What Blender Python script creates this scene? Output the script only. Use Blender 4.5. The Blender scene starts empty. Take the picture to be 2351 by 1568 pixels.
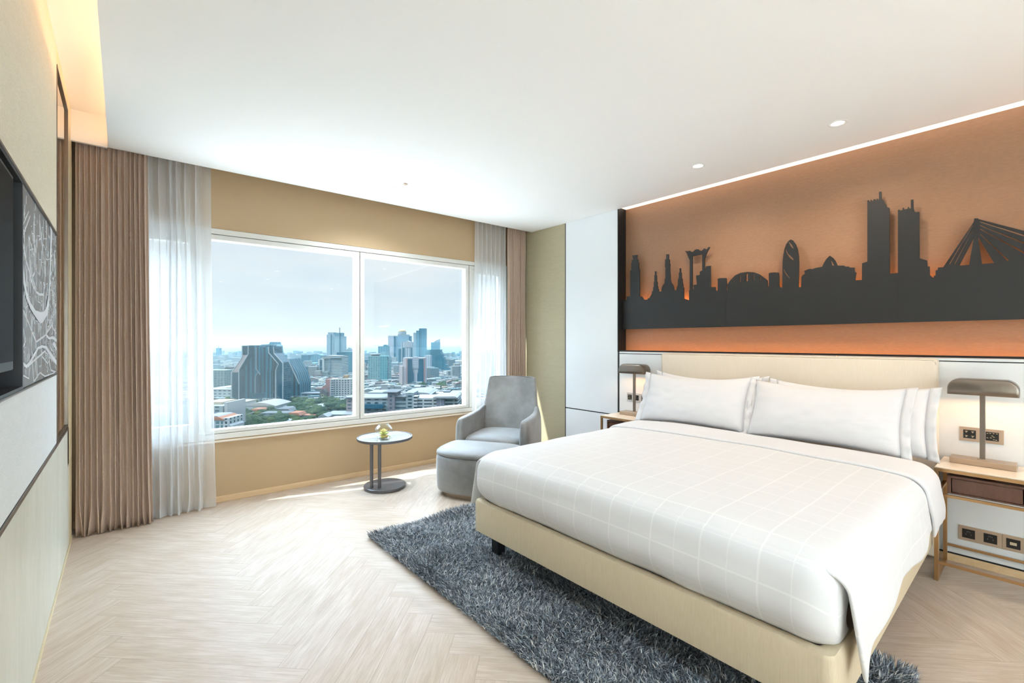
import bpy, bmesh, math, random
import numpy as np
from mathutils import Vector, Matrix, noise
random.seed(7)
SC = bpy.context.scene
COL = SC.collection
PI = math.pi

# ------------------------------------------------------------------ camera
EYE = 1.35; FPX = 1045.0; CX = 1175.5; CY = 783.0
YAW = math.atan((CX-283)/FPX)                       # camera looks YAW to the right of +Y
FW = Vector((math.sin(YAW), math.cos(YAW), 0)); RT = Vector((math.cos(YAW), -math.sin(YAW), 0))
cam = bpy.data.cameras.new('camera'); camo = bpy.data.objects.new('camera', cam); COL.objects.link(camo)
camo.location = (0, 0, EYE); camo.rotation_euler = (PI/2, 0, -YAW)
cam.sensor_width = 36; cam.lens = FPX/2351*36; cam.shift_y = (CY-784)/2351*-1; cam.clip_start = .02; cam.clip_end = 20000
SC.camera = camo
def ray(x, y):
    return FW + RT*((x-CX)/FPX) + Vector((0, 0, (CY-y)/FPX))
def onX(x, y, X): d = ray(x, y); return Vector((0, 0, EYE)) + d*(X/d.x)
def onZ(x, y, Z): d = ray(x, y); return Vector((0, 0, EYE)) + d*((Z-EYE)/d.z)

# ------------------------------------------------------------------ render look
SC.view_settings.view_transform = 'Standard'; SC.view_settings.look = 'None'
SC.view_settings.gamma = 1; SC.view_settings.use_curve_mapping = False
SC.view_settings.exposure = 0.33
cy = SC.cycles
cy.use_denoising = True; cy.max_bounces = 10; cy.diffuse_bounces = 6; cy.glossy_bounces = 4
cy.transmission_bounces = 6; cy.transparent_max_bounces = 12; cy.volume_bounces = 0
cy.sample_clamp_indirect = 6; cy.caustics_reflective = False; cy.caustics_refractive = False

# ------------------------------------------------------------------ node helpers
def lin(c):
    return tuple(x/12.92 if x <= .04045 else ((x+.055)/1.055)**2.4 for x in c[:3]) + (1,)
class NT:
    def __init__(s, tree): s.t = tree; s.n = tree.nodes; s.l = tree.links
    def node(s, ty, **kw):
        n = s.n.new(ty)
        for k, v in kw.items(): setattr(n, k, v)
        return n
    def put(s, sock, v):
        if isinstance(v, bpy.types.NodeSocket): s.l.new(v, sock)
        elif v is not None: sock.default_value = v
    def m(s, op, a, b=None, c=None):
        n = s.node('ShaderNodeMath', operation=op)
        for i, v in enumerate((a, b, c)):
            if v is not None: s.put(n.inputs[i], v)
        return n.outputs[0]
    def vm(s, op, a, b=None):
        n = s.node('ShaderNodeVectorMath', operation=op)
        s.put(n.inputs[0], a)
        if b is not None: s.put(n.inputs[1], b)
        return n.outputs[0]
    def mix(s, f, a, b, blend='MIX'):
        n = s.node('ShaderNodeMix', data_type='RGBA', blend_type=blend)
        s.put(n.inputs[0], f); s.put(n.inputs[6], a); s.put(n.inputs[7], b)
        return n.outputs[2]
    def noise(s, vec, scale, detail=3, rough=.5):
        n = s.node('ShaderNodeTexNoise'); s.put(n.inputs['Vector'], vec)
        n.inputs['Scale'].default_value = scale; n.inputs['Detail'].default_value = detail
        n.inputs['Roughness'].default_value = rough
        return n.outputs[0]
    def ramp(s, f, pts):
        n = s.node('ShaderNodeValToRGB'); s.put(n.inputs[0], f)
        e = n.color_ramp.elements
        while len(e) < len(pts): e.new(.5)
        for k, (p, c) in zip(e, pts): k.position = p; k.color = c if len(c) == 4 else tuple(c)+(1,)
        return n.outputs[0]
    def coord(s, which='Object'): return s.node('ShaderNodeTexCoord').outputs[which]
    def mapping(s, vec, scale=(1,1,1), rot=(0,0,0), loc=(0,0,0)):
        n = s.node('ShaderNodeMapping'); s.put(n.inputs[0], vec)
        n.inputs['Scale'].default_value = scale; n.inputs['Rotation'].default_value = rot; n.inputs['Location'].default_value = loc
        return n.outputs[0]
    def bump(s, h, strength=.3, dist=.01):
        n = s.node('ShaderNodeBump'); s.put(n.inputs['Height'], h)
        n.inputs['Strength'].default_value = strength; n.inputs['Distance'].default_value = dist
        return n.outputs[0]
    def sep(s, v):
        n = s.node('ShaderNodeSeparateXYZ'); s.put(n.inputs[0], v); return n.outputs
    def comb(s, x, y, z=0.0):
        n = s.node('ShaderNodeCombineXYZ'); s.put(n.inputs[0], x); s.put(n.inputs[1], y); s.put(n.inputs[2], z); return n.outputs[0]
def mat(name, color=(.8,.8,.8), rough=.5, metal=0, spec=.5, fn=None, **kw):
    m = bpy.data.materials.new(name); m.use_nodes = True
    nt = NT(m.node_tree); b = m.node_tree.nodes['Principled BSDF']
    b.inputs['Base Color'].default_value = lin(color); b.inputs['Roughness'].default_value = rough
    b.inputs['Metallic'].default_value = metal; b.inputs['Specular IOR Level'].default_value = spec
    for k, v in kw.items(): b.inputs[k].default_value = v
    if fn: fn(nt, b)
    return m
def L(nt, b, key, sock): nt.l.new(sock, b.inputs[key])

# ------------------------------------------------------------------ world and sun
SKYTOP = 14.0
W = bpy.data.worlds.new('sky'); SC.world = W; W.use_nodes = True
nt = NT(W.node_tree); bg = W.node_tree.nodes['Background']
g = nt.coord('Generated'); sx, sy, sz = nt.sep(g)
cl = nt.noise(nt.mapping(g, scale=(1.6, 1.6, 5)), 2.2, 6, .55)
clm = nt.ramp(cl, [(.40, (0,0,0)), (.66, (1,1,1))])
clouds = nt.mix(clm, lin((.80,.835,.875)), lin((.885,.885,.89)))
hz = nt.ramp(sz, [(.0, (1,1,1)), (.10, (.35,.35,.35)), (.22, (0,0,0))])
base = nt.mix(hz, clouds, lin((.82,.845,.86)))
base = nt.mix(nt.ramp(sz, [(.30,(0,0,0)),(.5,(1,1,1))]), base, lin((.82,.91,1.0)))
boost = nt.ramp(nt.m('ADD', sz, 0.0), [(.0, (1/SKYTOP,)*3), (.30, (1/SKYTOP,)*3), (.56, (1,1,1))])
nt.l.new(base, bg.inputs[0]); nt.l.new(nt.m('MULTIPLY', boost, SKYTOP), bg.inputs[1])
sun = bpy.data.lights.new('sun', 'SUN'); sun.energy = 12.0; sun.angle = math.radians(.6); sun.color = (1, .965, .91)
suno = bpy.data.objects.new('sun', sun); COL.objects.link(suno)
SUND = Vector((.59, -.20, -.58)).normalized()
suno.rotation_euler = SUND.to_track_quat('-Z', 'Y').to_euler()

# strengths and colours of the room's lamps and the added rear fill lights
DOWNLIGHT_W = 60.0; REAR_FILL_W = 660.0; LED = (1.0, .62, .36); DAYWARM = (1.0, .82, .62); NEUTRAL = (.84, .93, 1); COOL = (.68, .85, 1.0)

# ------------------------------------------------------------------ object helpers
def wpos(o):
    p = Vector((0,0,0))
    while o is not None: p += o.location; o = o.parent
    return p
def obj(name, bm, m, parent=None, local=False, smooth=False, bevel=0, seg=2, sub=0, solid=0, auto=None):
    if isinstance(bm, bmesh.types.BMesh):
        me = bpy.data.meshes.new(name); bm.normal_update(); bm.to_mesh(me); bm.free()
    else: me = bm
    o = bpy.data.objects.new(name, me); COL.objects.link(o)
    if m is not None: me.materials.append(m)
    if parent is not None:
        if not local: me.transform(Matrix.Translation(-wpos(parent)))
        o.parent = parent
    if smooth:
        for p in me.polygons: p.use_smooth = True
    if solid:
        s = o.modifiers.new('solid', 'SOLIDIFY'); s.thickness = solid; s.offset = 0
    if bevel:
        b = o.modifiers.new('bevel', 'BEVEL'); b.width = bevel; b.segments = seg; b.limit_method = 'ANGLE'; b.angle_limit = math.radians(35)
    if sub:
        s = o.modifiers.new('sub', 'SUBSURF'); s.levels = sub; s.render_levels = sub
    if auto is not None:
        o.data.set_sharp_from_angle(angle=math.radians(auto))
    return o
def tag(o, label=None, cat=None, group=None, kind=None):
    if label: o['label'] = label
    if cat: o['category'] = cat
    if group: o['group'] = group
    if kind: o['kind'] = kind
    return o
def thing(name, label, cat, loc=(0,0,0), rz=0, group=None):
    o = bpy.data.objects.new(name, None); COL.objects.link(o); o.empty_display_size = .1
    o.location = loc; o.rotation_euler = (0, 0, rz)
    return tag(o, label, cat, group)
def struct(name, bm, m, **kw):
    o = obj(name, bm, m, **kw)
    if o.parent is None: o['kind'] = 'structure'
    return o
def copy_tree(o, parent=None):
    c = o.copy(); COL.objects.link(c)
    if parent: c.parent = parent
    for ch in list(o.children): copy_tree(ch, c)
    return c
def BM(): return bmesh.new()
def box(bm, x0, x1, y0, y1, z0, z1):
    vs = [bm.verts.new((x, y, z)) for z in (z0, z1) for x, y in ((x0,y0),(x1,y0),(x1,y1),(x0,y1))]
    for f in ((3,2,1,0),(4,5,6,7),(0,1,5,4),(1,2,6,5),(2,3,7,6),(3,0,4,7)): bm.faces.new([vs[i] for i in f])
    return bm
def bx(*a): return box(BM(), *a)
def prism(bm, pts, z0, z1):
    a = [bm.verts.new((p[0], p[1], z0)) for p in pts]; b = [bm.verts.new((p[0], p[1], z1)) for p in pts]
    n = len(pts); bm.faces.new(a[::-1]); bm.faces.new(b)
    for i in range(n): bm.faces.new((a[i], a[(i+1)%n], b[(i+1)%n], b[i]))
    bmesh.ops.recalc_face_normals(bm, faces=bm.faces)
    return bm
def lathe(bm, prof, n=40, c=(0,0)):
    rings = []
    for r, z in prof:
        if r < 1e-6: rings.append([bm.verts.new((c[0], c[1], z))])
        else: rings.append([bm.verts.new((c[0]+r*math.cos(2*PI*k/n), c[1]+r*math.sin(2*PI*k/n), z)) for k in range(n)])
    for a, b in zip(rings, rings[1:]):
        for k in range(n):
            k2 = (k+1) % n
            if len(a) == 1 and len(b) == 1: continue
            if len(a) == 1: bm.faces.new((a[0], b[k2], b[k]))
            elif len(b) == 1: bm.faces.new((a[k], a[k2], b[0]))
            else: bm.faces.new((a[k], a[k2], b[k2], b[k]))
    bmesh.ops.recalc_face_normals(bm, faces=bm.faces)
    return bm
def grid(bm, rows, close_u=False):
    """rows: list of lists of coordinates"""
    vs = [[bm.verts.new(p) for p in r] for r in rows]
    for i in range(len(vs)-1):
        n = len(vs[i])
        for j in range(n if close_u else n-1):
            j2 = (j+1) % n
            bm.faces.new((vs[i][j], vs[i][j2], vs[i+1][j2], vs[i+1][j]))
    return vs
def tube(bm, pts, r, n=8):
    pts = [Vector(p) for p in pts]; rows = []
    for i, p in enumerate(pts):
        d = (pts[min(i+1, len(pts)-1)] - pts[max(i-1, 0)]).normalized()
        a = d.orthogonal().normalized(); b = d.cross(a)
        rows.append([p + (a*math.cos(2*PI*k/n) + b*math.sin(2*PI*k/n))*r for k in range(n)])
    v = grid(bm, rows, True); bm.faces.new(v[0][::-1]); bm.faces.new(v[-1])
    bmesh.ops.recalc_face_normals(bm, faces=bm.faces)
    return bm
def nz(x, y=0, z=0): return noise.noise(Vector((x, y, z)))

# ------------------------------------------------------------------ room materials
def floor_fn(nt, b):
    g = nt.mapping(nt.coord('Object'), rot=(0, 0, -PI/4), loc=(6*.1376-.0165, -.0165, 0))
    x, y, _ = nt.sep(g)
    n = 6.0; w = .1376
    p = nt.m('DIVIDE', x, w); q = nt.m('DIVIDE', y, w)
    i = nt.m('FLOOR', p); j = nt.m('FLOOR', q)
    k = nt.m('FLOORED_MODULO', nt.m('SUBTRACT', i, j), 2*n)
    hor = nt.m('LESS_THAN', k, n-.5)
    kv = nt.m('SUBTRACT', 2*n-1, k)
    ih = nt.m('SUBTRACT', i, k); jv = nt.m('SUBTRACT', j, kv)
    idx = nt.m('ADD', nt.m('MULTIPLY', hor, ih), nt.m('MULTIPLY', nt.m('SUBTRACT', 1, hor), i))
    idy = nt.m('ADD', nt.m('MULTIPLY', hor, j), nt.m('MULTIPLY', nt.m('SUBTRACT', 1, hor), jv))
    wn = nt.node('ShaderNodeTexWhiteNoise', noise_dimensions='3D')
    nt.put(wn.inputs['Vector'], nt.comb(idx, idy, hor)); rnd = wn.outputs[0]; rcol = wn.outputs[1]
    # local plank coordinates: along / across
    al = nt.m('ADD', nt.m('MULTIPLY', hor, p), nt.m('MULTIPLY', nt.m('SUBTRACT', 1, hor), q))
    ac = nt.m('ADD', nt.m('MULTIPLY', hor, q), nt.m('MULTIPLY', nt.m('SUBTRACT', 1, hor), p))
    off = nt.m('MULTIPLY', rnd, 57.0)
    v = nt.comb(nt.m('MULTIPLY', nt.m('ADD', al, off), .22), nt.m('ADD', ac, nt.m('MULTIPLY', rnd, 31.0)), off)
    big = nt.noise(v, 2.6, 4, .6)
    v2 = nt.comb(nt.m('MULTIPLY', nt.m('ADD', al, off), .5), nt.m('MULTIPLY', nt.m('ADD', ac, off), 9.0), 0.0)
    fine = nt.noise(v2, 2.0, 3, .6)
    wav = nt.node('ShaderNodeTexWave', wave_type='RINGS'); nt.put(wav.inputs['Vector'], v)
    wav.inputs['Scale'].default_value = 1.6; wav.inputs['Distortion'].default_value = 7; wav.inputs['Detail'].default_value = 2
    c = nt.mix(nt.ramp(big, [(.35, (0,0,0)), (.68, (1,1,1))]), lin((.79,.73,.675)), lin((.71,.635,.56)))
    c = nt.mix(nt.m('MULTIPLY', nt.ramp(fine, [(.42, (0,0,0)), (.66, (1,1,1))]), .60), c, lin((.655,.585,.515)))
    c = nt.mix(nt.m('MULTIPLY', wav.outputs[1], .14), c, lin((.66,.58,.51)))
    c = nt.mix(nt.m('MULTIPLY', rnd, .22), c, lin((.74,.68,.62)))
    # joints
    fp = nt.m('FRACT', p); fq = nt.m('FRACT', q)
    acf = nt.m('FRACT', ac); d1 = nt.m('MINIMUM', acf, nt.m('SUBTRACT', 1, acf))
    endk = nt.m('ADD', nt.m('MULTIPLY', hor, k), nt.m('MULTIPLY', nt.m('SUBTRACT', 1, hor), kv))
    alf = nt.m('ADD', endk, nt.m('FRACT', al))
    d2 = nt.m('MINIMUM', alf, nt.m('SUBTRACT', n, alf))
    d = nt.m('MINIMUM', d1, d2)
    jn = nt.m('LESS_THAN', d, .012)
    c = nt.mix(nt.m('MULTIPLY', jn, .32), c, lin((.50,.43,.37)))
    L(nt, b, 'Base Color', c)
    L(nt, b, 'Roughness', nt.m('ADD', .26, nt.m('MULTIPLY', fine, .14)))
    h = nt.m('SUBTRACT', nt.m('MULTIPLY', fine, .25), jn)
    L(nt, b, 'Normal', nt.bump(h, .12, .002))
M = {}
M['floor'] = mat('herringbone_floor', rough=.3, fn=floor_fn, spec=.12)
def fabric_fn(scale=220, stretch=(1,1,.12), strength=.25, c1=None, c2=None):
    def f(nt, b):
        v = nt.mapping(nt.coord('Object'), scale=stretch)
        t = nt.noise(v, scale, 2, .5); t2 = nt.noise(v, scale*.22, 2, .5)
        if c1: L(nt, b, 'Base Color', nt.mix(nt.ramp(nt.m('ADD', nt.m('MULTIPLY', t, .7), nt.m('MULTIPLY', t2, .3)), [(.3, (0,0,0)), (.7, (1,1,1))]), lin(c1), lin(c2)))
        L(nt, b, 'Normal', nt.bump(t, strength, .002))
    return f
M['white'] = mat('white_paint', (.93,.93,.92), .7)
M['ceiling'] = mat('ceiling_paint', (.955,.95,.94), .85, spec=.2)
M['tan'] = mat('tan_wall_paint', (.72,.615,.475), .6, fn=fabric_fn(500, (1,1,1), .05))
M['tanfab'] = mat('tan_wall_fabric', rough=.65, fn=fabric_fn(130, (1,.10,1), .15, (.66,.62,.51), (.69,.65,.54)))
M['niche'] = mat('niche_wall_fabric', rough=.55, fn=fabric_fn(90, (1,.35,1), .6, (.55,.41,.31), (.59,.445,.335)))
M['lacquer'] = mat('white_lacquer', (.93,.945,.955), .1, spec=.5)
M['black'] = mat('black_metal', (.10,.11,.12), .45, .3)
M['seam'] = mat('dark_seam', (.16,.15,.15), .5)
M['sky'] = mat('skyline_black', (.10,.105,.11), .5, .0)
M['framew'] = mat('window_frame_white', (.88,.875,.85), .4)
def wood_fn(c1, c2, sc=(1,1,1), s=6):
    def f(nt, b):
        v = nt.mapping(nt.coord('Object'), scale=sc)
        a = nt.noise(v, s, 5, .6); w = nt.noise(v, s*6, 3, .5)
        c = nt.mix(nt.ramp(nt.m('ADD', nt.m('MULTIPLY', a, .6), nt.m('MULTIPLY', w, .4)), [(.35, (0,0,0)), (.68, (1,1,1))]), lin(c1), lin(c2))
        L(nt, b, 'Base Color', c); L(nt, b, 'Normal', nt.bump(w, .08, .002))
    return f
M['woodbase'] = mat('light_oak_skirting', rough=.4, fn=wood_fn((.88,.77,.62), (.80,.67,.50), (.4,3,8)))
M['panelwood'] = mat('pale_wood_panel', rough=.35, fn=wood_fn((.87,.87,.82), (.80,.80,.74), (1,.9,.35), 4))
M['panelgrey'] = mat('pale_grey_textured_panel', rough=.6, fn=fabric_fn(160, (1,.35,1.2), .5, (.84,.86,.86), (.89,.90,.90)))
M['panelbeige'] = mat('beige_textured_panel', rough=.6, fn=fabric_fn(160, (1,.35,1.2), .4, (.81,.765,.67), (.87,.825,.73)))
M['stripwood'] = mat('cream_wood_strip', rough=.45, fn=wood_fn((.88,.82,.68), (.84,.77,.62), (1,1,.3)))
M['mirror'] = mat('bronze_mirror', (.80,.74,.66), .02, 1.0)
M['bronze'] = mat('bronze_trim', (.45,.42,.38), .3, .9)
M['walnut'] = mat('walnut_drawer', rough=.4, fn=wood_fn((.40,.27,.21), (.30,.19,.15), (1,8,1.2), 5))
M['gold'] = mat('brass_frame', (.72,.57,.40), .35, .85)
M['champagne'] = mat('champagne_metal', (.70,.62,.54), .35, .8)
M['lampmetal'] = mat('brushed_bronze_lamp', (.52,.48,.44), .33, .9)
M['stone'] = mat('cream_stone_top', (.90,.85,.78), .18)
M['screen'] = mat('tv_screen', (.04,.04,.045), .5, 0, .04)
M['blackbox'] = mat('black_niche_wood', (.10,.105,.11), .45, fn=None)
M['steel'] = mat('grey_satin_metal', (.42,.42,.43), .35, .7)

# ------------------------------------------------------------------ the room shell
XL, XR = -.27, 3.885
YB = -3.4
ZC = 2.72
def yw(x): return 4.46 - .045*(x-1.9)          # inner face of the window wall
def yc(x): return 4.288 - .0295*(x+.27)        # edge of the ceiling in front of the curtain pocket
struct('floor', prism(BM(), [(-.6,YB-.1),(4.2,YB-.1),(4.2,yw(4.2)+.12),(-.6,yw(-.6)+.12)], -.1, 0), M['floor'])
struct('ceiling', prism(BM(), [(-.08,YB),(3.885,YB),(3.885,yc(3.885)),(-.08,yc(-.08))], ZC, ZC+.02), M['ceiling'])
bm = BM()                                                             # cove above the television wall
box(bm, XL-.03, .09, YB, yc(0), 2.925, 2.95); box(bm, .07, .09, YB, 4.27, ZC+.02, 2.93)
box(bm, XL, -.085, yc(0)-.005, yc(0)+.02, 2.715, 2.94); box(bm, -.08, .09, yc(0)-.01, yc(0)+.02, ZC+.02, 2.94)
struct('trim_1', bm, M['ceiling'])
bm = BM()                                                             # cove above the headboard niche
box(bm, 3.884, 4.03, YB, 2.86, 2.742, 2.76)
struct('trim_2', bm, M['ceiling'])
bm = BM()                                                             # curtain pocket
prism(bm, [(XL,yc(XL)),(XR+.02,yc(XR)),(XR+.02,yw(XR)+.02),(XL,yw(XL)+.02)], 2.86, 2.88)
prism(bm, [(XL,yc(XL)+.0),(XR,yc(XR)+.0),(XR,yc(XR)+.012),(XL,yc(XL)+.012)], 2.722, 2.87)
struct('trim_3', bm, M['white'])
struct('trim_4', prism(BM(), [(-.9,YB-.3),(4.5,YB-.3),(4.5,4.8),(-.9,4.9)], 3.02, 3.2), M['white'])   # slab over the room
# window wall in its own axes: a along the wall, b outward
WO = Vector((1.9, 4.46, 0)); WA = math.atan(-.045); AX = Vector((math.cos(WA), math.sin(WA), 0)); BX = Vector((-math.sin(WA), math.cos(WA), 0))
def wbox(bm, a0, a1, b0, b1, z0, z1):
    n0 = len(bm.verts); box(bm, a0, a1, b0, b1, z0, z1); bm.verts.ensure_lookup_table()
    for v in bm.verts[n0:]: v.co = WO + AX*v.co.x + BX*v.co.y + Vector((0,0,v.co.z))
    return bm
HA0, HA1, HZ0, HZ1 = -2.0, 1.74, .575, 2.255
FR = .045
bm = BM()
wbox(bm, -2.8, 2.3, 0, .12, -.1, .53); wbox(bm, -2.8, 2.3, 0, .12, 2.30, 3.1)
wbox(bm, -2.8, HA0-FR, 0, .12, .53, 2.30); wbox(bm, HA1+FR, 2.3, 0, .12, .53, 2.30)
struct('wall_window', bm, M['tan'])
bm = BM(); wbox(bm, -2.18, 2.05, -.014, 0, 0, .05)
struct('baseboard_window', bm, M['woodbase'], bevel=.003)
bm = BM(); wbox(bm, HA0-FR, HA1+FR, -.02, .0, .505, .522)
struct('trim_5', bm, M['stone'], bevel=.004)
bm = BM(); wbox(bm, HA0-FR, HA1+FR, -.012, .0, 2.30, 2.312)
struct('trim_6', bm, M['tan'], bevel=.004)
# outer fixed frame with a groove
bm = BM()
wbox(bm, HA0-FR, HA1+FR, -.008, .10, .53, .575); wbox(bm, HA0-FR, HA1+FR, -.008, .10, 2.255, 2.30)
wbox(bm, HA0-FR, HA0, -.008, .10, .53, 2.30); wbox(bm, HA1, HA1+FR, -.008, .10, .53, 2.30)
struct('trim_7', bm, M['framew'], bevel=.003)
bm = BM(); wbox(bm, -3.2, 2.6, .12, 2.6, -.06, .08)
struct('trim_8', bm, M['white'])                                         # pale ledge added out of view to bounce daylight onto the ceiling
def glass_mat():
    m = bpy.data.materials.new('window_glass'); m.use_nodes = True; t = m.node_tree; t.nodes.clear(); q = NT(t)
    o = q.node('ShaderNodeOutputMaterial'); tr = q.node('ShaderNodeBsdfTransparent'); gl = q.node('ShaderNodeBsdfGlossy')
    tr.inputs[0].default_value = (.945,.98,.985,1); gl.inputs['Roughness'].default_value = 0.0; gl.inputs[0].default_value = (.9,1,.98,1)
    lw = q.node('ShaderNodeLayerWeight'); fr = q.m('ADD', .02, q.m('MULTIPLY', q.m('POWER', lw.outputs['Facing'], 5.0), .5)); mx = q.node('ShaderNodeMixShader')
    t.links.new(fr, mx.inputs[0]); t.links.new(tr.outputs[0], mx.inputs[1]); t.links.new(gl.outputs[0], mx.inputs[2]); t.links.new(mx.outputs[0], o.inputs[0])
    return m
M['glass'] = glass_mat()
def window(n, a0, a1, fw=.042, inner=False):
    bm = BM(); g0 = .004
    a0 += g0; a1 -= g0; z0, z1 = HZ0+g0, HZ1-g0
    for (p, q, r, s) in ((a0, a1, z0, z0+fw*.75), (a0, a1, z1-fw, z1), (a0, a0+fw, z0+fw*.75, z1-fw), (a1-fw, a1, z0+fw*.75, z1-fw)):
        wbox(bm, p, q, 0.0, .085, r, s)
    if inner:
        c = .05
        for (p, q, r, s) in ((a0+fw, a1-fw, z0+fw*.75, z0+fw+c), (a0+fw, a1-fw, z1-fw-c, z1-fw), (a0+fw, a0+fw+c, z0+fw+c, z1-fw-c), (a1-fw-c, a1-fw, z0+fw+c, z1-fw-c)):
            wbox(bm, p, q, .012, .07, r, s)
    w = struct('window_%d' % n, bm, M['framew'], bevel=.003)
    bm = BM(); wbox(bm, a0+.01, a1-.01, .055, .061, z0+.01, z1-.01)
    obj('pane', bm, M['glass'], w)
am = (1.806-1.9); al = (.512-1.9); ar = (3.10-1.9)
window(1, al, am); window(2, am, ar); window(3, HA0, al, inner=True); window(4, ar, HA1, inner=True)
# left wall: structural wall behind the panelling
struct('wall_left', bx(-.62, -.50, YB-.1, 4.75, -.1, 3.1), M['white'])
struct('wall_rear', bx(-.62, 4.2, YB-.12, YB, -.1, 3.1), M['white'])
bm = BM(); box(bm, 4.012, 4.15, YB-.1, 4.5, -.1, 3.1); struct('wall_right', bm, M['niche'])
# panelled front of the right wall
bm = BM(); box(bm, 3.902, 4.012, 2.866, 3.6, 0, 3.05); box(bm, 3.902, 4.012, YB, 2.857, 0, 1.235); struct('trim_46', bm, M['seam'])
bm = BM(); box(bm, 3.887, 4.012, 3.604, 4.42, 0, 3.05); struct('wall_right_window_end', bm, M['tanfab'])
struct('trim_9', bx(3.883, 3.90, 3.596, 3.603, 0, ZC-.001), M['seam'])
def panel(y0, y1, z0, z1): return bx(3.885, 3.903, y0, y1, z0, z1)
k = 10
for (y0, y1, z0, z1) in ((2.868, 3.594, .598, ZC+.0), (2.868, 3.594, .055, .586), (.971, 2.846, .055, 1.252), (-.95, .965, .055, 1.252), (YB, -.956, .055, 1.252)):
    struct('trim_%d' % k, panel(y0, y1, z0, z1), M['lacquer'], bevel=.0015); k += 1
struct('trim_15', bx(3.8835, 3.905, 2.848, 2.866, .0, 1.25), M['seam'])
struct('trim_16', bx(3.883, 3.902, YB, 3.6, .046, .054), M['black'])
struct('baseboard_right', bx(3.886, 3.902, YB, 3.6, 0, .046), M['woodbase'])
# niche: black return, ledge lip, ledge
NE = -1.2                                                              # far end of the niche, behind the picture's edge
struct('trim_17', bx(3.882, 4.013, 2.857, 2.867, 1.25, 2.741), M['black'])
struct('trim_18', bx(3.882, 4.013, NE-.01, NE, 1.25, 2.80), M['black'])
bm = BM(); box(bm, 3.882, 3.889, NE, 2.866, 1.253, 1.266); box(bm, 3.884, 4.012, NE, 2.857, 1.228, 1.234)
struct('trim_19', bm, M['black'])
struct('trim_20', bx(3.885, 4.012, YB, NE-.01, 1.25, 2.81), M['lacquer'])
struct('trim_21', bx(3.9, 4.012, 2.867, 3.6, 2.70, 3.05), M['white'])
# emissive strips
def emis(name, color, strength):
    m = bpy.data.materials.new(name); m.use_nodes = True; b = m.node_tree.nodes['Principled BSDF']
    b.inputs['Base Color'].default_value = (.8,.8,.8,1); b.inputs['Emission Color'].default_value = tuple(color)+(1,); b.inputs['Emission Strength'].default_value = strength
    return m
def strip(x0, x1, y0, y1, z0, z1, m, label):
    o = obj('led_strip', bx(x0, x1, y0, y1, z0, z1), m); tag(o, label, 'light strip'); return o
strip(.005, .02, YB, 4.2, ZC+.021, ZC+.031, emis('cove_led', LED, 12), 'warm light strip hidden in the ceiling cove over the television wall')
strip(3.888, 4.006, NE+.01, 2.85, 2.734, 2.7415, emis('light_band', (1.0,.80,.64), 1.15), 'long warm white light band in the ceiling above the bed wall niche')
strip(3.897, 3.905, NE, 2.84, 1.235, 1.241, emis('ledge_led', (1,.40,.12), 42), 'orange light strip behind the ledge under the skyline cutout')
strip(3.968, 3.976, NE+.05, 2.80, 1.70, 1.706, emis('back_led', (1,.40,.12), 60), 'orange light strip mounted behind the skyline cutout')

# ------------------------------------------------------------------ left wall panelling
PX0, PX1 = -.288, XL
def lp(y0, y1, z0, z1, m, n):
    return struct('trim_%d' % n, bx(PX0, PX1, y0, y1, z0, z1), m, bevel=.001)
TV0, TV1, TZ0, TZ1 = .9, 2.322, 1.195, 1.905                            # television recess
struct('trim_30', bx(-.5, PX0, 2.34, 4.36, 0, 2.93), M['seam'])
bm = BM(); box(bm, -.5, PX0, YB, TV0-.02, 0, 2.93); box(bm, -.5, PX0, TV0-.02, 2.34, 0, TZ0-.02); box(bm, -.5, PX0, TV0-.02, 2.34, TZ1+.02, 2.93)
struct('trim_31', bm, M['seam'])
lp(YB, 3.415, 1.925, 2.93, M['panelbeige'], 32)                          # above recess and map
lp(YB, 3.415, .812, 1.178, M['panelgrey'], 33)
lp(YB, TV0, 1.178, 1.925, M['panelgrey'], 34)
lp(YB, 1.30, .03, .792, M['panelwood'], 35); lp(1.306, 3.497, .03, .792, M['panelwood'], 36)
lp(3.503, 4.128, .03, .792, M['panelwood'], 37); lp(4.134, 4.36, .03, .55, M['stripwood'], 38)
lp(4.05, 4.36, .556, 2.93, M['stripwood'], 39)
struct('trim_40', bx(PX0, XL+.004, YB, 4.05, .794, .810), M['bronze'])
struct('trim_41', bx(PX0-.0, XL-.002, YB, 4.36, .02, .03), M['seam'])
struct('baseboard_left', bx(PX0, XL+.004, YB, 4.36, 0, .02), M['stripwood'])
struct('trim_42', bx(PX0, XL, 3.415, 4.05, 2.832, 2.93), M['stripwood'])
struct('trim_43', bx(-.50, PX0, 4.36, 4.6, 0, 3.05), M['blackbox'])
o = thing('wall_mirror', 'tall bronze framed mirror strip beside the left curtain', 'mirror', (XL, 3.73, .81))
obj('mirror_glass', bx(XL-.014, XL-.006, 3.42, 4.045, .815, 2.828), M['mirror'], o)
bm = BM()
for a in ((3.417, 3.427, .812, 2.83), (4.03, 4.048, .812, 2.83), (3.427, 4.03, .812, .825), (3.427, 4.03, 2.818, 2.83)): box(bm, XL-.016, XL+.003, *a)
obj('frame', bm, M['bronze'], o, bevel=.001)
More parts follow.
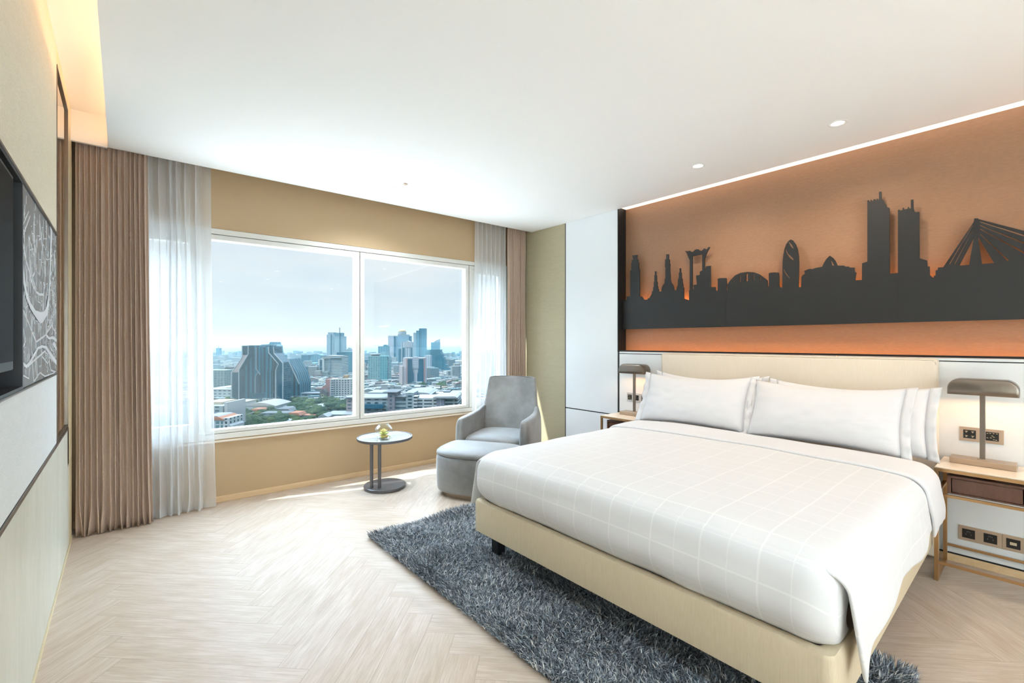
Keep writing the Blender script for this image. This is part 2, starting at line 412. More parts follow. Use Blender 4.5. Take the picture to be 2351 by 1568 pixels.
# recess box
bm = BM(); th = .018
box(bm, -.49, XL+.002, TV1, TV1+th, TZ0-th, TZ1+th); box(bm, -.49, XL+.002, TV0-th, TV0, TZ0-th, TZ1+th)
box(bm, -.49, XL+.002, TV0, TV1, TZ1, TZ1+th); box(bm, -.49, XL+.002, TV0, TV1, TZ0-th, TZ0); box(bm, -.498, -.49, TV0-th, TV1+th, TZ0-th, TZ1+th)
struct('trim_44', bm, M['blackbox'])
bm = BM(); box(bm, PX0, XL+.005, YB, 3.415, 1.178, 1.184); box(bm, PX0, XL+.005, TV0, 3.415, 1.915, 1.925)
struct('trim_45', bm, M['bronze'])
o = thing('television', 'black flat television mounted in the dark wall recess', 'television', (-.30, 1.5, 1.25))
y1 = 2.10; z0, z1 = 1.262, 1.868
obj('bezel', bx(-.30, -.262, .95, y1, z0, z1), M['black'], o, bevel=.004)
obj('screen', bx(-.263, -.2605, .963, y1-.013, z0+.028, z1-.013), M['screen'], o)
obj('wall_bracket', tube(BM(), [(-.40,1.95,1.20),(-.40,1.95,1.30)], .03, 20), M['champagne'], o, smooth=True, auto=40)
obj('mount', bx(-.488, -.30, 1.2, 1.98, 1.30, 1.6), M['black'], o)
# map artwork
def map_fn(nt, b):
    v = nt.coord('Object'); t = nt.noise(nt.mapping(v, scale=(1,8,.6)), 3, 4, .6)
    L(nt, b, 'Base Color', nt.mix(t, lin((.44,.46,.48)), lin((.56,.58,.60))))
o = thing('map_artwork', 'dark grey city map panel with white river and streets on the left wall', 'wall art', (XL, 2.86, 1.55))
MY0, MY1, MZ0, MZ1 = 2.342, 3.412, 1.186, 1.913
obj('board', bx(XL-.016, XL-.002, MY0, MY1, MZ0, MZ1), mat('map_board', rough=.25, fn=map_fn), o)
M['mapwhite'] = mat('map_white_ink', (.86,.88,.90), .35)
def mpt(cx, cyy):
    p = onX(max(cx*.2805, 50), 500+cyy*.2805, XL)
    return (min(max(p.y, MY0+.002), MY1-.002), min(max(p.z, MZ0+.002), MZ1-.002))
def mpoly(bm, pts, d=.0015):
    a = [bm.verts.new((XL-.002, p[0], p[1])) for p in pts]; b = [bm.verts.new((XL-.002+d, p[0], p[1])) for p in pts]
    n = len(a)
    f = bm.faces.new(b)
    for i in range(n): bm.faces.new((a[i], a[(i+1)%n], b[(i+1)%n], b[i]))
def mline(bm, pts, w, d=.001):
    P = [Vector(p) for p in pts]
    for a, b in zip(P, P[1:]):
        dd = b-a
        if dd.length < 1e-4: continue
        nn = Vector((-dd.y, dd.x)).normalized()*w/2; e = dd.normalized()*w*.3
        mpoly(bm, [a-nn-e, b-nn+e, b+nn+e, a+nn-e], d)
RA_out = [(185,395),(190,520),(215,650),(250,740),(300,820),(330,858),(350,850),(385,790),(402,690),(412,500),(428,100),(420,-30)]
RA_in = [(187,340),(200,480),(220,600),(250,690),(290,750),(330,765),(360,760),(380,720),(395,640),(404,500),(412,100),(408,-30)]
def mstrip(bm, A, B, d=.002):
    A = [mpt(*p) for p in A]; B = [mpt(*p) for p in B]
    va = [bm.verts.new((XL-.002+d, p[0], p[1])) for p in A]; vb = [bm.verts.new((XL-.002+d, p[0], p[1])) for p in B]
    for i in range(len(A)-1): bm.faces.new((va[i], va[i+1], vb[i+1], vb[i]))
bm = BM(); mstrip(bm, RA_out, RA_in)
mstrip(bm, [(190,1200),(215,1225),(240,1205),(285,1120),(312,1070),(345,1055),(372,1066),(410,1125),(465,1200)],
       [(190,1175),(215,1195),(240,1170),(278,1100),(308,1050),(345,1036),(378,1044),(415,1095),(465,1160)])
mstrip(bm, [(375,960),(400,990),(430,985),(465,1010)], [(378,945),(402,970),(432,960),(465,985)])
mstrip(bm, [(430,1030),(462,1080)], [(440,1005),(465,1050)])
obj('river', bm, M['mapwhite'], o, solid=.001)
bm = BM()
for pl, w in (([(187,170),(215,330),(270,540),(300,600),(325,620),(358,622)], .010), ([(358,622),(370,560),(380,300),(385,60)], .006), ([(285,-40),(287,440),(270,480),(290,560)], .010),
              ([(190,740),(240,860),(300,1010),(375,955),(440,850),(462,700)], .008), ([(270,800),(262,1060),(280,1330)], .008), ([(190,1210),(240,1200),(370,1085),(450,1180),(465,1190)], .008),
              ([(190,150),(250,-20)], .006), ([(240,150),(290,330)], .005), ([(190,60),(240,-60)], .005), ([(330,20),(350,240),(330,470)], .005), ([(360,625),(362,760)], .006),
              ([(300,1010),(310,1300)], .006), ([(350,1130),(390,1180),(400,1290)], .006), ([(280,1335),(330,1260),(370,1290),(462,1285)], .006), ([(190,860),(215,1000),(190,1060)], .004),
              ([(420,790),(440,900),(465,940)], .006), ([(375,955),(430,810),(465,760)], .006), ([(190,1280),(240,1310),(250,1220)], .005), ([(390,1060),(420,1240),(465,1290)], .008)):
    mline(bm, [mpt(*p) for p in pl], w)
rs = random.Random(3)
for _ in range(330):
    y = rs.uniform(MY0+.03, MY1-.03); z = rs.uniform(MZ0+.02, MZ1-.02)
    y = MY1-.02-(MY1-MY0-.04)*(rs.random()**1.3)
    if rs.random() < .6: a, l = PI/2+rs.gauss(0,.15), rs.uniform(.02,.10)
    else: a, l = rs.gauss(0,.3), rs.uniform(.015,.06)
    q = (min(max(y+l*math.cos(a), MY0+.002), MY1-.002), min(max(z+l*math.sin(a), MZ0+.002), MZ1-.002))
    mline(bm, [(y, z), q], rs.choice((.002,.003,.004)))
obj('streets', bm, M['mapwhite'], o)

# ------------------------------------------------------------------ skyline cutout
SX = 3.955
def c6(x, y): p = onX(1400+x*.2551, 420+y*.2551, SX); return (-min(p.y, 2.852), p.z)
def c7(x, y): p = onX(1850+x*.2807, 380+y*.2807, SX); return (-p.y, p.z)
O6 = [(120,1045),(155,1045),(155,1013),(186,1013),(186,780),(196,778),(196,712),(200,712),(200,684),(212,684),(205,645),(250,640),(247,678),(257,682),(257,708),(262,708),(262,740),(266,770),(271,772),(271,1013),(288,1013),(310,1043),(342,1043),(345,1030),(358,1030),(380,990),(384,965),(392,965),(392,935),(398,928),(398,882),(403,882),(403,825),(408,822),(408,788),(418,788),(418,822),(424,825),(424,880),(430,882),(430,920),(436,925),(436,945),(442,948),(442,970),(466,970),(468,950),(472,930),(482,912),(495,895),(498,855),(503,850),(503,755),(498,745),(501,725),(501,680),(510,678),(510,635),(532,635),(532,680),(540,684),(540,720),(545,722),(543,750),(545,800),(550,870),(555,890),(570,912),(578,935),(580,957),(602,957),(606,930),(615,910),(615,875),(620,850),(624,848),(624,800),(630,797),(630,760),(641,760),(641,797),(648,800),(648,850),(655,855),(655,885),(662,912),(662,930),(669,935),(669,1033),(716,1048),(716,960),(722,955),(722,690),(700,640),(698,630),(680,604),(705,608),(722,602),(735,612),(752,614),(768,595),(780,590),(800,590),(808,600),(830,603),(845,590),(852,580),(865,590),(878,588),(888,572),(903,569),(880,610),(855,675),(855,778),(862,765),(868,743),(908,738),(910,930),(953,930),(955,960),(973,963),(975,885),(973,858),(985,850),(1045,848),(1052,852),(1054,900),(1052,958),(1060,958),(1060,905),(1066,900),(1090,865),(1130,825),(1180,802),(1240,793),(1300,797),(1350,815),(1390,845),(1420,870),(1424,925),(1433,925),(1433,806),(1450,800),(1490,797),(1520,800),(1525,825),(1527,925),(1540,930),(1553,937),(1556,770),(1558,700),(1563,650),(1575,585),(1590,545),(1610,515),(1630,502),(1650,510),(1675,545),(1692,590),(1702,650),(1705,720),(1700,930),(1723,932),(1727,840),(1735,825),(1758,810),(1752,785),(1790,768),(1815,765)]
O7 = [(20,843),(60,840),(80,832),(135,822),(150,790),(170,758),(198,730),(225,750),(245,775),(260,812),(315,812),(325,820),(355,820),(360,828),(402,828),(400,848),(405,868),(415,868),(405,932),(460,930),(462,795),(470,790),(505,780),(505,280),(518,278),(520,288),(530,288),(530,275),(540,275),(540,285),(552,283),(554,270),(572,270),(573,278),(580,278),(580,266),(592,265),(594,275),(600,275),(600,210),(620,207),(622,262),(642,285),(645,305),(658,312),(662,335),(685,340),(688,878),(755,872),(755,358),(770,355),(772,362),(792,358),(794,340),(804,340),(806,354),(835,348),(836,334),(846,334),(848,345),(860,345),(860,275),(880,272),(882,345),(895,375),(930,373),(932,752),(993,770),(996,817),(1015,820),(1016,890),(1045,912),(1050,895),(1062,893),(1064,850),(1080,848),(1082,828),(1125,825),(1375,455),(1378,428),(1410,425),(1412,432),(1785,528),(2250,650),(2600,770),(2600,800),(3000,800),(3000,1225),(1785,1250),(0,1297)]
H6 = [[(746,652),(834,636),(834,780),(812,792),(812,820),(779,826),(786,907),(753,912),(761,957),(746,940)],
      [(1113,868),(1121,865),(1121,888),(1113,889)], [(1171,830),(1179,826),(1179,882),(1171,883)], [(1229,812),(1245,808),(1245,877),(1229,878)], [(1295,812),(1303,814),(1303,870),(1295,871)], [(1352,838),(1360,842),(1360,864),(1352,865)],
      [(1608,524),(1614,522),(1640,550),(1656,580),(1650,584),(1628,560)], [(1578,590),(1588,592),(1605,628),(1650,668),(1658,684),(1650,690),(1618,665),(1590,625)], [(1559,758),(1566,765),(1590,805),(1622,848),(1618,852),(1585,818),(1562,775)]]
H7 = [[(1375,582),(1337,806),(1257,812)], [(1408,575),(1442,798),(1540,790)], [(1364,478),(1366,484),(1180,800),(1169,802)], [(1361,525),(1363,532),(1222,798),(1212,802)],
      [(1425,449),(1425,457),(1785,574),(2250,712),(2250,700),(1785,560)], [(1425,478),(1425,487),(1785,636),(2250,800),(2250,786),(1785,622)], [(1425,506),(1425,516),(1785,715),(2000,800),(2020,796),(1785,698)], [(1425,546),(1425,557),(1650,774),(1664,772)],
      [(203,765),(218,782),(235,812),(218,812)]]
cu = bpy.data.curves.new('skyline', 'CURVE'); cu.dimensions = '2D'; cu.fill_mode = 'BOTH'; cu.extrude = .006
def spl(pts):
    s = cu.splines.new('POLY'); s.points.add(len(pts)-1); s.use_cyclic_u = True
    for q, p in zip(s.points, pts): q.co = (p[0], p[1], 0, 1)
spl([c6(*p) for p in O6] + [c7(*p) for p in O7] + [c6(120,1310)])
for h in H6: spl([c6(*p) for p in h])
for h in H7: spl([c7(*p) for p in h])
co = bpy.data.objects.new('tmp', cu); COL.objects.link(co)
bpy.context.view_layer.update()
me = bpy.data.meshes.new_from_object(co.evaluated_get(bpy.context.evaluated_depsgraph_get()))
bpy.data.objects.remove(co)
me.transform(Matrix(((0,0,1,SX),(-1,0,0,0),(0,1,0,0),(0,0,0,1))))
o = thing('skyline_wall_art', 'long matte black city skyline cutout mounted in the lit niche over the bed', 'wall art', (SX, 1.0, 1.48))
me.materials.clear()
obj('silhouette', me, M['sky'], o)
for px in (1668, 2062):
    bm = BM(); yy = onX(px, 740, SX).y; box(bm, SX-.0068, SX-.0058, yy-.0012, yy+.0012, 1.483, onX(px, 664 if px == 1668 else 640, SX).z)
    obj('panel_seam', bm, M['black'], o)
for k, yy in enumerate((2.6, 2.0, 1.4, .8, .2, -.4, -.9)):
    obj('standoff', tube(BM(), [(SX+.005, yy, 1.56), (4.013, yy, 1.56)], .008, 10), M['steel'], o)

# ------------------------------------------------------------------ downlights
M['dl'] = emis('downlight_glow', DAYWARM, 14)
def downlight(x, y, label, power=DOWNLIGHT_W, col=None):
    o = thing('ceiling_downlight', label, 'downlight', (x, y, ZC), group='recessed downlights in the white ceiling')
    obj('rim', lathe(BM(), [(.034,-.0005),(.036,-.004),(.050,-.004),(.053,-.0005)], 32, (0,0)), M['white'], o, local=True, smooth=True)
    obj('diffuser', lathe(BM(), [(0,-.0012),(.034,-.0012)], 32), M['dl'], o, local=True)
    l = bpy.data.lights.new('downlight_beam', 'SPOT'); l.energy = power; l.spot_size = math.radians(85 if y < -3 else 150); l.spot_blend = .9; l.shadow_soft_size = .035; l.color = col or DAYWARM
    lo = bpy.data.objects.new('beam', l); COL.objects.link(lo); lo.parent = o; lo.location = (0,0,-.02)
downlight(3.40, 1.753, 'recessed ceiling downlight above the far side of the bed', 26)
downlight(3.40, .842, 'recessed ceiling downlight above the near side of the bed', 28)
downlight(1.794, 3.757, 'recessed ceiling downlight above the round side table', 90, NEUTRAL)
for x, y, p in ((3.4,-.3,4),(1.8,-.6,6),(.45,-.7,26),(.5,.55,34),(1.8,-2.0,14),(3.3,-2.0,5),(.6,-2.2,60)):  # extra unseen downlights, added to brighten the room
    downlight(x, y, 'added fill downlight in the ceiling behind the camera', p, COOL if x < 3 else DAYWARM)
for x, k in ((.2,2.2), (1.0,1.7), (1.8,.9), (2.6,.4), (3.4,.2)): downlight(x, -3.05, 'added fill downlight flooding the rear wall out of view', REAR_FILL_W*k, COOL)  # added fill: the flooded rear wall lifts the ceiling brightness
o = thing('ceiling_sprinkler', 'tiny white sprinkler cap on the ceiling near the window downlight', 'sprinkler', (1.86, 3.60, ZC))
obj('cap', lathe(BM(), [(0,-.006),(.018,-.006),(.02,-.0005)], 24), M['champagne'], o, local=True, smooth=True)

# ------------------------------------------------------------------ curtains
def cloth_fn(c1, c2):
    def f(nt, b):
        v = nt.coord('Object'); a = nt.noise(nt.mapping(v, scale=(1,1,.25)), 350, 2, .5); d = nt.noise(nt.mapping(v, scale=(1,1,2.5)), 260, 2, .5)
        L(nt, b, 'Base Color', nt.mix(nt.ramp(nt.m('MULTIPLY', nt.m('ADD', a, d), .5), [(.35,(0,0,0)),(.65,(1,1,1))]), lin(c1), lin(c2)))
        L(nt, b, 'Normal', nt.bump(a, .15, .001))
    return f
M['drape'] = mat('taupe_drape_fabric', rough=.75, fn=cloth_fn((.69,.605,.535), (.78,.695,.63)), spec=.2)
def sheer_mat():
    m = bpy.data.materials.new('sheer_voile'); m.use_nodes = True; t = m.node_tree; t.nodes.clear(); q = NT(t)
    o = q.node('ShaderNodeOutputMaterial'); tr = q.node('ShaderNodeBsdfTransparent'); df = q.node('ShaderNodeBsdfDiffuse'); tl = q.node('ShaderNodeBsdfTranslucent')
    c = lin((.93,.935,.94)); df.inputs[0].default_value = c; tl.inputs[0].default_value = c; tr.inputs[0].default_value = (1,1,1,1)
    a = q.node('ShaderNodeMixShader'); a.inputs[0].default_value = .36; t.links.new(df.outputs[0], a.inputs[1]); t.links.new(tl.outputs[0], a.inputs[2])
    lw = q.node('ShaderNodeLayerWeight'); lw.inputs[0].default_value = .35
    f = q.m('ADD', .46, q.m('MULTIPLY', lw.outputs['Facing'], .5))
    mx = q.node('ShaderNodeMixShader'); t.links.new(f, mx.inputs[0]); t.links.new(tr.outputs[0], mx.inputs[1]); t.links.new(a.outputs[0], mx.inputs[2]); t.links.new(mx.outputs[0], o.inputs[0])
    return m
M['sheer'] = sheer_mat()
def curtain(name, label, p0, p1, folds, amp, m, ztop, seed, flat=0.0, flare=(0,0), thick=0, pinch=.35, hemline=False, omega=.62, zb=.006):
    r = random.Random(seed); p0 = Vector(p0+(0,)); p1 = Vector(p1+(0,)); d = p1-p0; ln = d.length; d.normalize(); nn = Vector((d.y, -d.x, 0))
    per = 14; N = folds*per; A = [r.uniform(.65, 1.15) for _ in range(folds+2)]; PH = [r.uniform(-.25, .25) for _ in range(folds+2)]
    zs = [ztop-(ztop-zb)*(i/46) for i in range(47)]
    rows = []
    for z in zs:
        h = z/ztop; row = []
        top = max(0, 1-(ztop-z)/.14); bot = max(0, 1-z/.35)
        for k in range(N+1):
            s = k/N; f = s*folds; i = int(min(f, folds-1)); fr = f-i
            a = A[i]*(1-fr)+A[i+1]*fr
            wob = nz(s*folds*.55, z*.8, seed)*.45*(1-top)
            ph = 2*PI*(f + PH[i]*(1-fr)+PH[i+1]*fr + wob*.35)
            w = math.sin(ph) if not thick else 2*abs(math.sin(ph/2))**.75-1
            am = amp*a*(1 - top*(1-pinch))*(1+.25*bot)
            fl = 1.0
            if flat and s > 1-flat: fl = max(0.06, 1-(s-(1-flat))/flat*2.4)
            off = w*am*fl + nz(s*3, z*.8, seed+5)*.012
            xs = s*ln + omega*ln/folds*.35*math.sin(2*ph if not thick else ph)*fl*(1-top*.3)
            xs += (flare[0]*(1-s) + flare[1]*s)*(1-h)**1.6
            if bot > 0:
                off += bot*bot*.022*nz(f*1.3, 3.1, seed) + bot*.014; xs += bot*bot*.03*nz(f*1.1, 7.7+z*3, seed)
            off += .012*nz(f*.8, 9.2, seed)*math.exp(-((z-1.32)/.12)**2)
            row.append(p0 + d*xs + nn*off + Vector((0,0,z)))
        rows.append(row)
    bm = BM(); grid(bm, rows)
    o = thing(name, label, 'curtain', (p0+p1)/2)
    obj('fabric', bm, m, o, smooth=True, solid=thick)
    # heading tape and hem
    bm = BM()
    grid(bm, [[Vector(p)+nn*(.006)*-1+Vector((0,0,dz)) for p in rows[0 if dz == 0 else 0]] for dz in (0, .03)])
    obj('heading_tape', bm, m, o, smooth=True, solid=.002)
    if hemline:
        bm = BM(); grid(bm, [[Vector(p)+nn*.003 for p in rows[-1]], [Vector(p)+nn*.003 for p in rows[-2]]])
        obj('hem', bm, m, o, smooth=True)
        e = max(1, int(N*.022)); bm = BM(); grid(bm, [[Vector(row[-1-j])+nn*.003 for j in range(e+1)] for row in rows])
        obj('side_hem', bm, m, o, smooth=True)
    return o
curtain('drape', 'gathered taupe drape at the left end of the window beside the mirror', (-.245, 4.352), (.135, 4.342), 13, .024, M['drape'], 2.82, 3, flare=(0,.03), thick=.003)
curtain('sheer_curtain', 'white sheer curtain left of the window beside the taupe drape', (.02, 4.42), (.545, 4.425), 9, .030, M['sheer'], 2.82, 11, flat=.17, flare=(0,.035), hemline=True, pinch=.5)
curtain('drape', 'gathered taupe drape in the far corner behind the armchair', (3.585, 4.275), (3.862, 4.268), 9, .018, M['drape'], 2.82, 21, thick=.003)
curtain('sheer_curtain', 'white sheer curtain right of the window above the armchair', (3.60, 4.315), (3.13, 4.335), 7, .026, M['sheer'], 2.82, 31, flat=.12, flare=(0,.05), hemline=True, pinch=.5)

# ------------------------------------------------------------------ bed
M['bedfab'] = mat('sand_bed_upholstery', rough=.7, fn=fabric_fn(170, (1,1,.10), .5, (.76,.695,.585), (.79,.73,.62)))
M['bedfab2'] = mat('cream_headboard_upholstery', rough=.6, fn=fabric_fn(170, (1,1,.10), .5, (.885,.835,.765), (.905,.855,.785)))
M['linen'] = mat('white_bed_linen', (.88,.88,.89), .65, spec=.2, fn=lambda nt, b: L(nt, b, 'Normal', nt.bump(nt.noise(nt.coord('Object'), 9, 4, .55), .10, .02)))
def duvet_fn(nt, b):
    u, v, _ = nt.sep(nt.coord('UV'))
    def line(s, per, w, off=0.0):
        f = nt.m('FRACT', nt.m('DIVIDE', nt.m('ADD', s, off), per)); d = nt.m('ABSOLUTE', nt.m('SUBTRACT', f, .5))
        return nt.m('LESS_THAN', d, w/per/2)
    a = nt.m('MAXIMUM', line(u, .208, .007), line(v, .208, .007)); c = nt.m('MAXIMUM', line(u, .208, .0045, .104), line(v, .208, .0045, .104))
    t = nt.m('MAXIMUM', a, nt.m('MULTIPLY', c, .7)); fine = nt.noise(nt.coord('UV'), 500, 1, .5)
    L(nt, b, 'Base Color', nt.mix(t, nt.mix(fine, lin((.865,.865,.87)), lin((.895,.895,.90))), lin((.915,.915,.915))))
    h = nt.noise(nt.coord('Object'), 5, 4, .5)
    L(nt, b, 'Normal', nt.bump(h, .16, .03))
M['duvet'] = mat('white_grid_duvet', rough=.6, fn=duvet_fn, spec=.25)
BX0, BX1, BY0, BY1 = 1.664, 3.80, .420, 2.320
bed = thing('bed', 'king size bed frame in sand fabric with low headboard, standing on the shaggy rug', 'bed', (2.7, 1.37, 0))
bm = BM()
def rrect(x0, x1, y0, y1, r, n=6):
    P = []
    for cx, cyy, a0 in ((x1-r, y1-r, 0), (x0+r, y1-r, PI/2), (x0+r, y0+r, PI), (x1-r, y0+r, 1.5*PI)):
        for i in range(n+1): a = a0+PI/2*i/n; P.append((cx+r*math.cos(a), cyy+r*math.sin(a)))
    return P
# frame ring: outer wall, rounded top lip, inner wall
out = rrect(BX0, BX1, BY0, BY1, .035); inn = rrect(BX0+.055, BX1-.055, BY0+.055, BY1-.055, .012)
mid1 = rrect(BX0+.006, BX1-.006, BY0+.006, BY1-.006, .031); mid2 = rrect(BX0+.04, BX1-.04, BY0+.04, BY1-.04, .014)
rings = [[(x,y,.182) for x,y in inn], [(x,y,.182) for x,y in out], [(x,y,.190) for x,y in out], [(x,y,.355) for x,y in out], [(x,y,.368) for x,y in mid1], [(x,y,.370) for x,y in mid2], [(x,y,.362) for x,y in inn], [(x,y,.24) for x,y in inn], [(x,y,.182) for x,y in inn]]
v = grid(bm, rings, True); bmesh.ops.remove_doubles(bm, verts=bm.verts, dist=1e-5); bmesh.ops.recalc_face_normals(bm, faces=bm.faces)
obj('side_rails', bm, M['bedfab'], bed, smooth=True, auto=50)
obj('slat_base', bx(BX0+.05, BX1-.05, BY0+.05, BY1-.05, .19, .30), M['bedfab'], bed)
for x in (BX0+.12, BX1-.12):
    for y in (BY0+.12, BY1-.10): obj('leg', bx(x-.03, x+.03, y-.03, y+.03, .012 if x < 2.3 else 0, .19), M['black'], bed, bevel=.003)
obj('headboard', bx(BX1, 3.884, .427, 2.320, .02, 1.246), M['bedfab2'], bed, bevel=.022, seg=4, smooth=True)
def rr_face(x, y0, y1, z0, z1, r, n=6):
    return [(x, a, b) for a, b in rrect(y0, y1, z0, z1, r, n)]
pw = rr_face(BX1+.004, .434, 2.313, .03, 1.240, .03)
obj('headboard_piping', tube(BM(), pw[:7] + pw[7:14], .004, 6), M['bedfab2'], bed, smooth=True)
mt = obj('mattress', bx(1.735, 3.785, .50, 2.24, .302, .60), M['linen'], bevel=.06, seg=5, smooth=True)
tag(mt, 'white sheeted mattress sitting inside the sand bed frame under the duvet', 'mattress')
# duvet : section from left flap bottom over the top to right flap bottom
def arc(cx, cz, r, a0, a1, n): return [(cx+r*math.cos(a0+(a1-a0)*i/n), cz+r*math.sin(a0+(a1-a0)*i/n)) for i in range(n+1)]
def section(zl, zr, out=0.0):
    yl, yr, zt, r = 2.345+out, .388-out, .655+out, .10
    P = [(yl+.012, zl)] + [(yl+.012*(1-t), zl+(zt-r-zl)*t) for t in (.12,.25,.4,.55,.7,.85)]
    P += arc(yl-r, zt-r, r, 0, PI/2, 7)
    n = 26
    for i in range(1, n): t = i/n; P.append((yl-r+(yr+r-yl+r)*t, zt+.022*math.sin(PI*t)**.6))
    P += arc(yr+r, zt-r, r, PI/2, PI, 7)
    P += [(yr-.012*(1-t), zr+(zt-r-zr)*t) for t in (.85,.7,.55,.4,.25,.12)] + [(yr-.012, zr)]
    return P
def uvgrid(bm, vs, us, vv):
    uv = bm.loops.layers.uv.new('UVMap'); idx = {}
    for i, r in enumerate(vs):
        for j, q in enumerate(r): idx[q] = (us[i][j], vv[i][j])
    for f in bm.faces:
        for l in f.loops: l[uv].uv = idx[l.vert]
def arclen(P):
    a = [0]
    for p, q in zip(P, P[1:]): a.append(a[-1]+(Vector(q)-Vector(p)).length)
    return a
NXD = 70; XF, XH = 1.700, 3.33
rows = []
for i in range(NXD+1):
    t = i/NXD; x = XF+(XH-XF)*t
    hem = .012*math.sin(x*7)+.010*nz(x*4, 3)
    tip = max(0, 1-(x-XF)/.34)
    S = section(.345+hem-.05*tip, .362+.016*math.sin(x*8.5)+.012*nz(x*6,1)-.13*tip**1.5)
    row = []
    n = len(S)
    for j, (y, z) in enumerate(S):
        drop = 0; xx = x
        # the foot end of the top rolls over
        inner = 7 <= j <= n-8
        side = (z < .556)
        if not side:
            tt = max(0, 1-(x-XF)/.12); w = min(1, max(0, min(j-7, n-8-j))/5)
            z -= (.035*w+.0)*tt*tt
        else:
            k = (.556-z)/.3
            xx += k*.10*tip*(1 if y < 1 else .3) * 1.0
            y += (-1 if y < 1 else 1)*(.012*k*math.sin(x*9+1)+.01*k*nz(x*5, y*3) + (.012 if y < 1 else .095)*k*tip)
        z += .006*nz(x*2.5, y*2.5, 2)+.003*nz(x*7, y*7, 5)
        row.append((xx, y, z))
    rows.append(row)
bm = BM(); vs = grid(bm, rows)
al0 = [arclen(r) for r in rows]; us = [[p[0] for p in r] for r in rows]
uvgrid(bm, vs, us, [[a-al0[i][len(a_)//2] for a in a_] for i, a_ in enumerate(al0)])
dv = thing('duvet', 'white duvet with a fine grid pattern covering the bed', 'duvet', (2.6, 1.37, .66))
obj('cover', bm, M['duvet'], dv, smooth=True, solid=.016, sub=1)
# foot face, tucked into the frame
rows = []; NY = 44
for i in range(17):
    t = i/16; row = []
    for j in range(NY+1):
        s = j/NY; y0, y1 = 2.318, .415
        y = y0+(y1-y0)*s
        edge = min(s, 1-s)*1.84
        rc = min(1, edge/.10); rr = 1-math.sqrt(max(0, 1-(1-rc)**2))
        pinch = .5*(1+math.cos(PI*min(1, edge/.16)))
        zt = .640+.022*math.sin(PI*s)**.6-.03*rr
        zb = .352+.012*nz(y*5, 4)+.006*math.sin(y*21)*pinch
        if t < .3: a = t/.3*PI/2; x = XF+.012-.055*math.sin(a); z = zt-.010-.075*(1-math.cos(a))
        else:
            u = (t-.3)/.7; z = zt-.085+(zb-(zt-.085))*u
            x = XF-.043-.012*math.sin(PI*u)+.085*u**3
        x += rr*.035 + .006*nz(y*6, z*6, 1)+.010*pinch*math.sin(y*90+z*8)*t*.5
        y += (-.03 if s > .5 else .03)*t*pinch*-1
        row.append((x, y, z))
    a, b = row[0], row[-1]
    row = [(a[0]+d, a[1]+.006-d*.02, a[2]) for d in (.14, .08, .035)] + row + [(b[0]+d, b[1]-.006+d*.02, b[2]) for d in (.035, .08, .14)]
    rows.append(row)
NY += 6
bm = BM(); vs = grid(bm, rows); av = [[0]*(NY+1) for _ in rows]
for j in range(NY+1):
    a = arclen([r[j] for r in rows])
    for i in range(17): av[i][j] = XF-a[i]
yc0 = 1.3665
uvgrid(bm, vs, av, [[yc0-p[1] for p in r] for r in rows])
obj('tucked_foot', bm, M['duvet'], dv, smooth=True, solid=.014, sub=1)
# turned-down band
rows = []
for i in range(13):
    x = 3.04+(3.40-3.04)*i/12; t = i/12
    lift = .020*math.sin(PI*min(1, t*3+.0)/2)
    S = section(.36, .345+.03*nz(x*8,2), out=.012)
    row = []
    for j, (y, z) in enumerate(S):
        k = max(0, .556-z)/.25; n = len(S)
        xx = x + (.16*k if y < 1 else .06*k)
        if y < 1 and z < .6: y -= .012*k*math.sin(k*5)
        z += .006*nz(x*2.5, y*2.5, 2)+.003*nz(x*7, y*7, 5)+.006*math.sin(PI*t)**.5
        row.append((xx, y, z))
    rows.append(row)
bm = BM(); grid(bm, rows)
obj('folded_edge', bm, M['linen'], dv, smooth=True, solid=.018, sub=1)
# pillows
def pillow(label, cyy, xb, zb, lean, w, h, t, seed, tilt=0):
    ex = Vector((0,-1,0)); l = math.radians(lean); ey = Vector((math.sin(l), 0, math.cos(l))); ez = ex.cross(ey)
    if tilt:
        R = Matrix.Rotation(math.radians(tilt), 3, ez); ex = R @ ex; ey = R @ ey
    o = thing('pillow', label, 'pillow', (xb, cyy, zb), group='white pillows against the headboard')
    nu, nv = 40, 24
    def P(u, v, side):
        pu = u*w/2*(1-.055*(1-u*u)*0 - .05*(1-abs(v)**2)*abs(u)**3); pv = v*h/2*(1-.10*(1-abs(u)**2.2)*abs(v)**3)
        pv += -.02*(1-u*u)*(v > 0)*v
        th = t/2*max(0, (1-abs(u)**3.2))**.55*max(0, (1-abs(v)**2.6))**.6
        th += side*0
        wr = .006*nz(u*5+seed, v*5, side)+.004*nz(u*13+seed, v*9, side+3)*(abs(u)**2+.3)
        if max(abs(u), abs(v)) < .97: th = max(.004, th+wr)
        th *= (.85+.3*(.5-.5*v))
        return o.location + ex*pu + ey*(pv+h/2) + ez*(side*th)
    bm = BM()
    for sd in (1, -1):
        rows = [[P(-1+2*i/nu, -1+2*j/nv, sd) for i in range(nu+1)] for j in range(nv+1)]
        grid(bm, rows if sd == 1 else [r[::-1] for r in rows])
    bmesh.ops.remove_doubles(bm, verts=bm.verts, dist=.0006)
    obj('cushion', bm, M['linen'], o, smooth=True)
    for sg in (-1, 1):
        rows = []; bm = BM()
        for f in (-.05, .35, .7, 1.0):
            r = []
            for i in range(25):
                v = -1+2*i/24; p = P(sg, v, 1); fl = .050
                r.append(p + ex*(sg*fl*f*(1+.12*nz(v*3, seed, sg))) + ey*(.010*f*v) + ez*(.014*f*nz(v*4+seed, sg, 9)+.006*f*math.sin(v*17+seed)))
            rows.append(r)
        grid(bm, rows)
        obj('flange', bm, M['linen'], o, smooth=True, solid=.004)
    return o
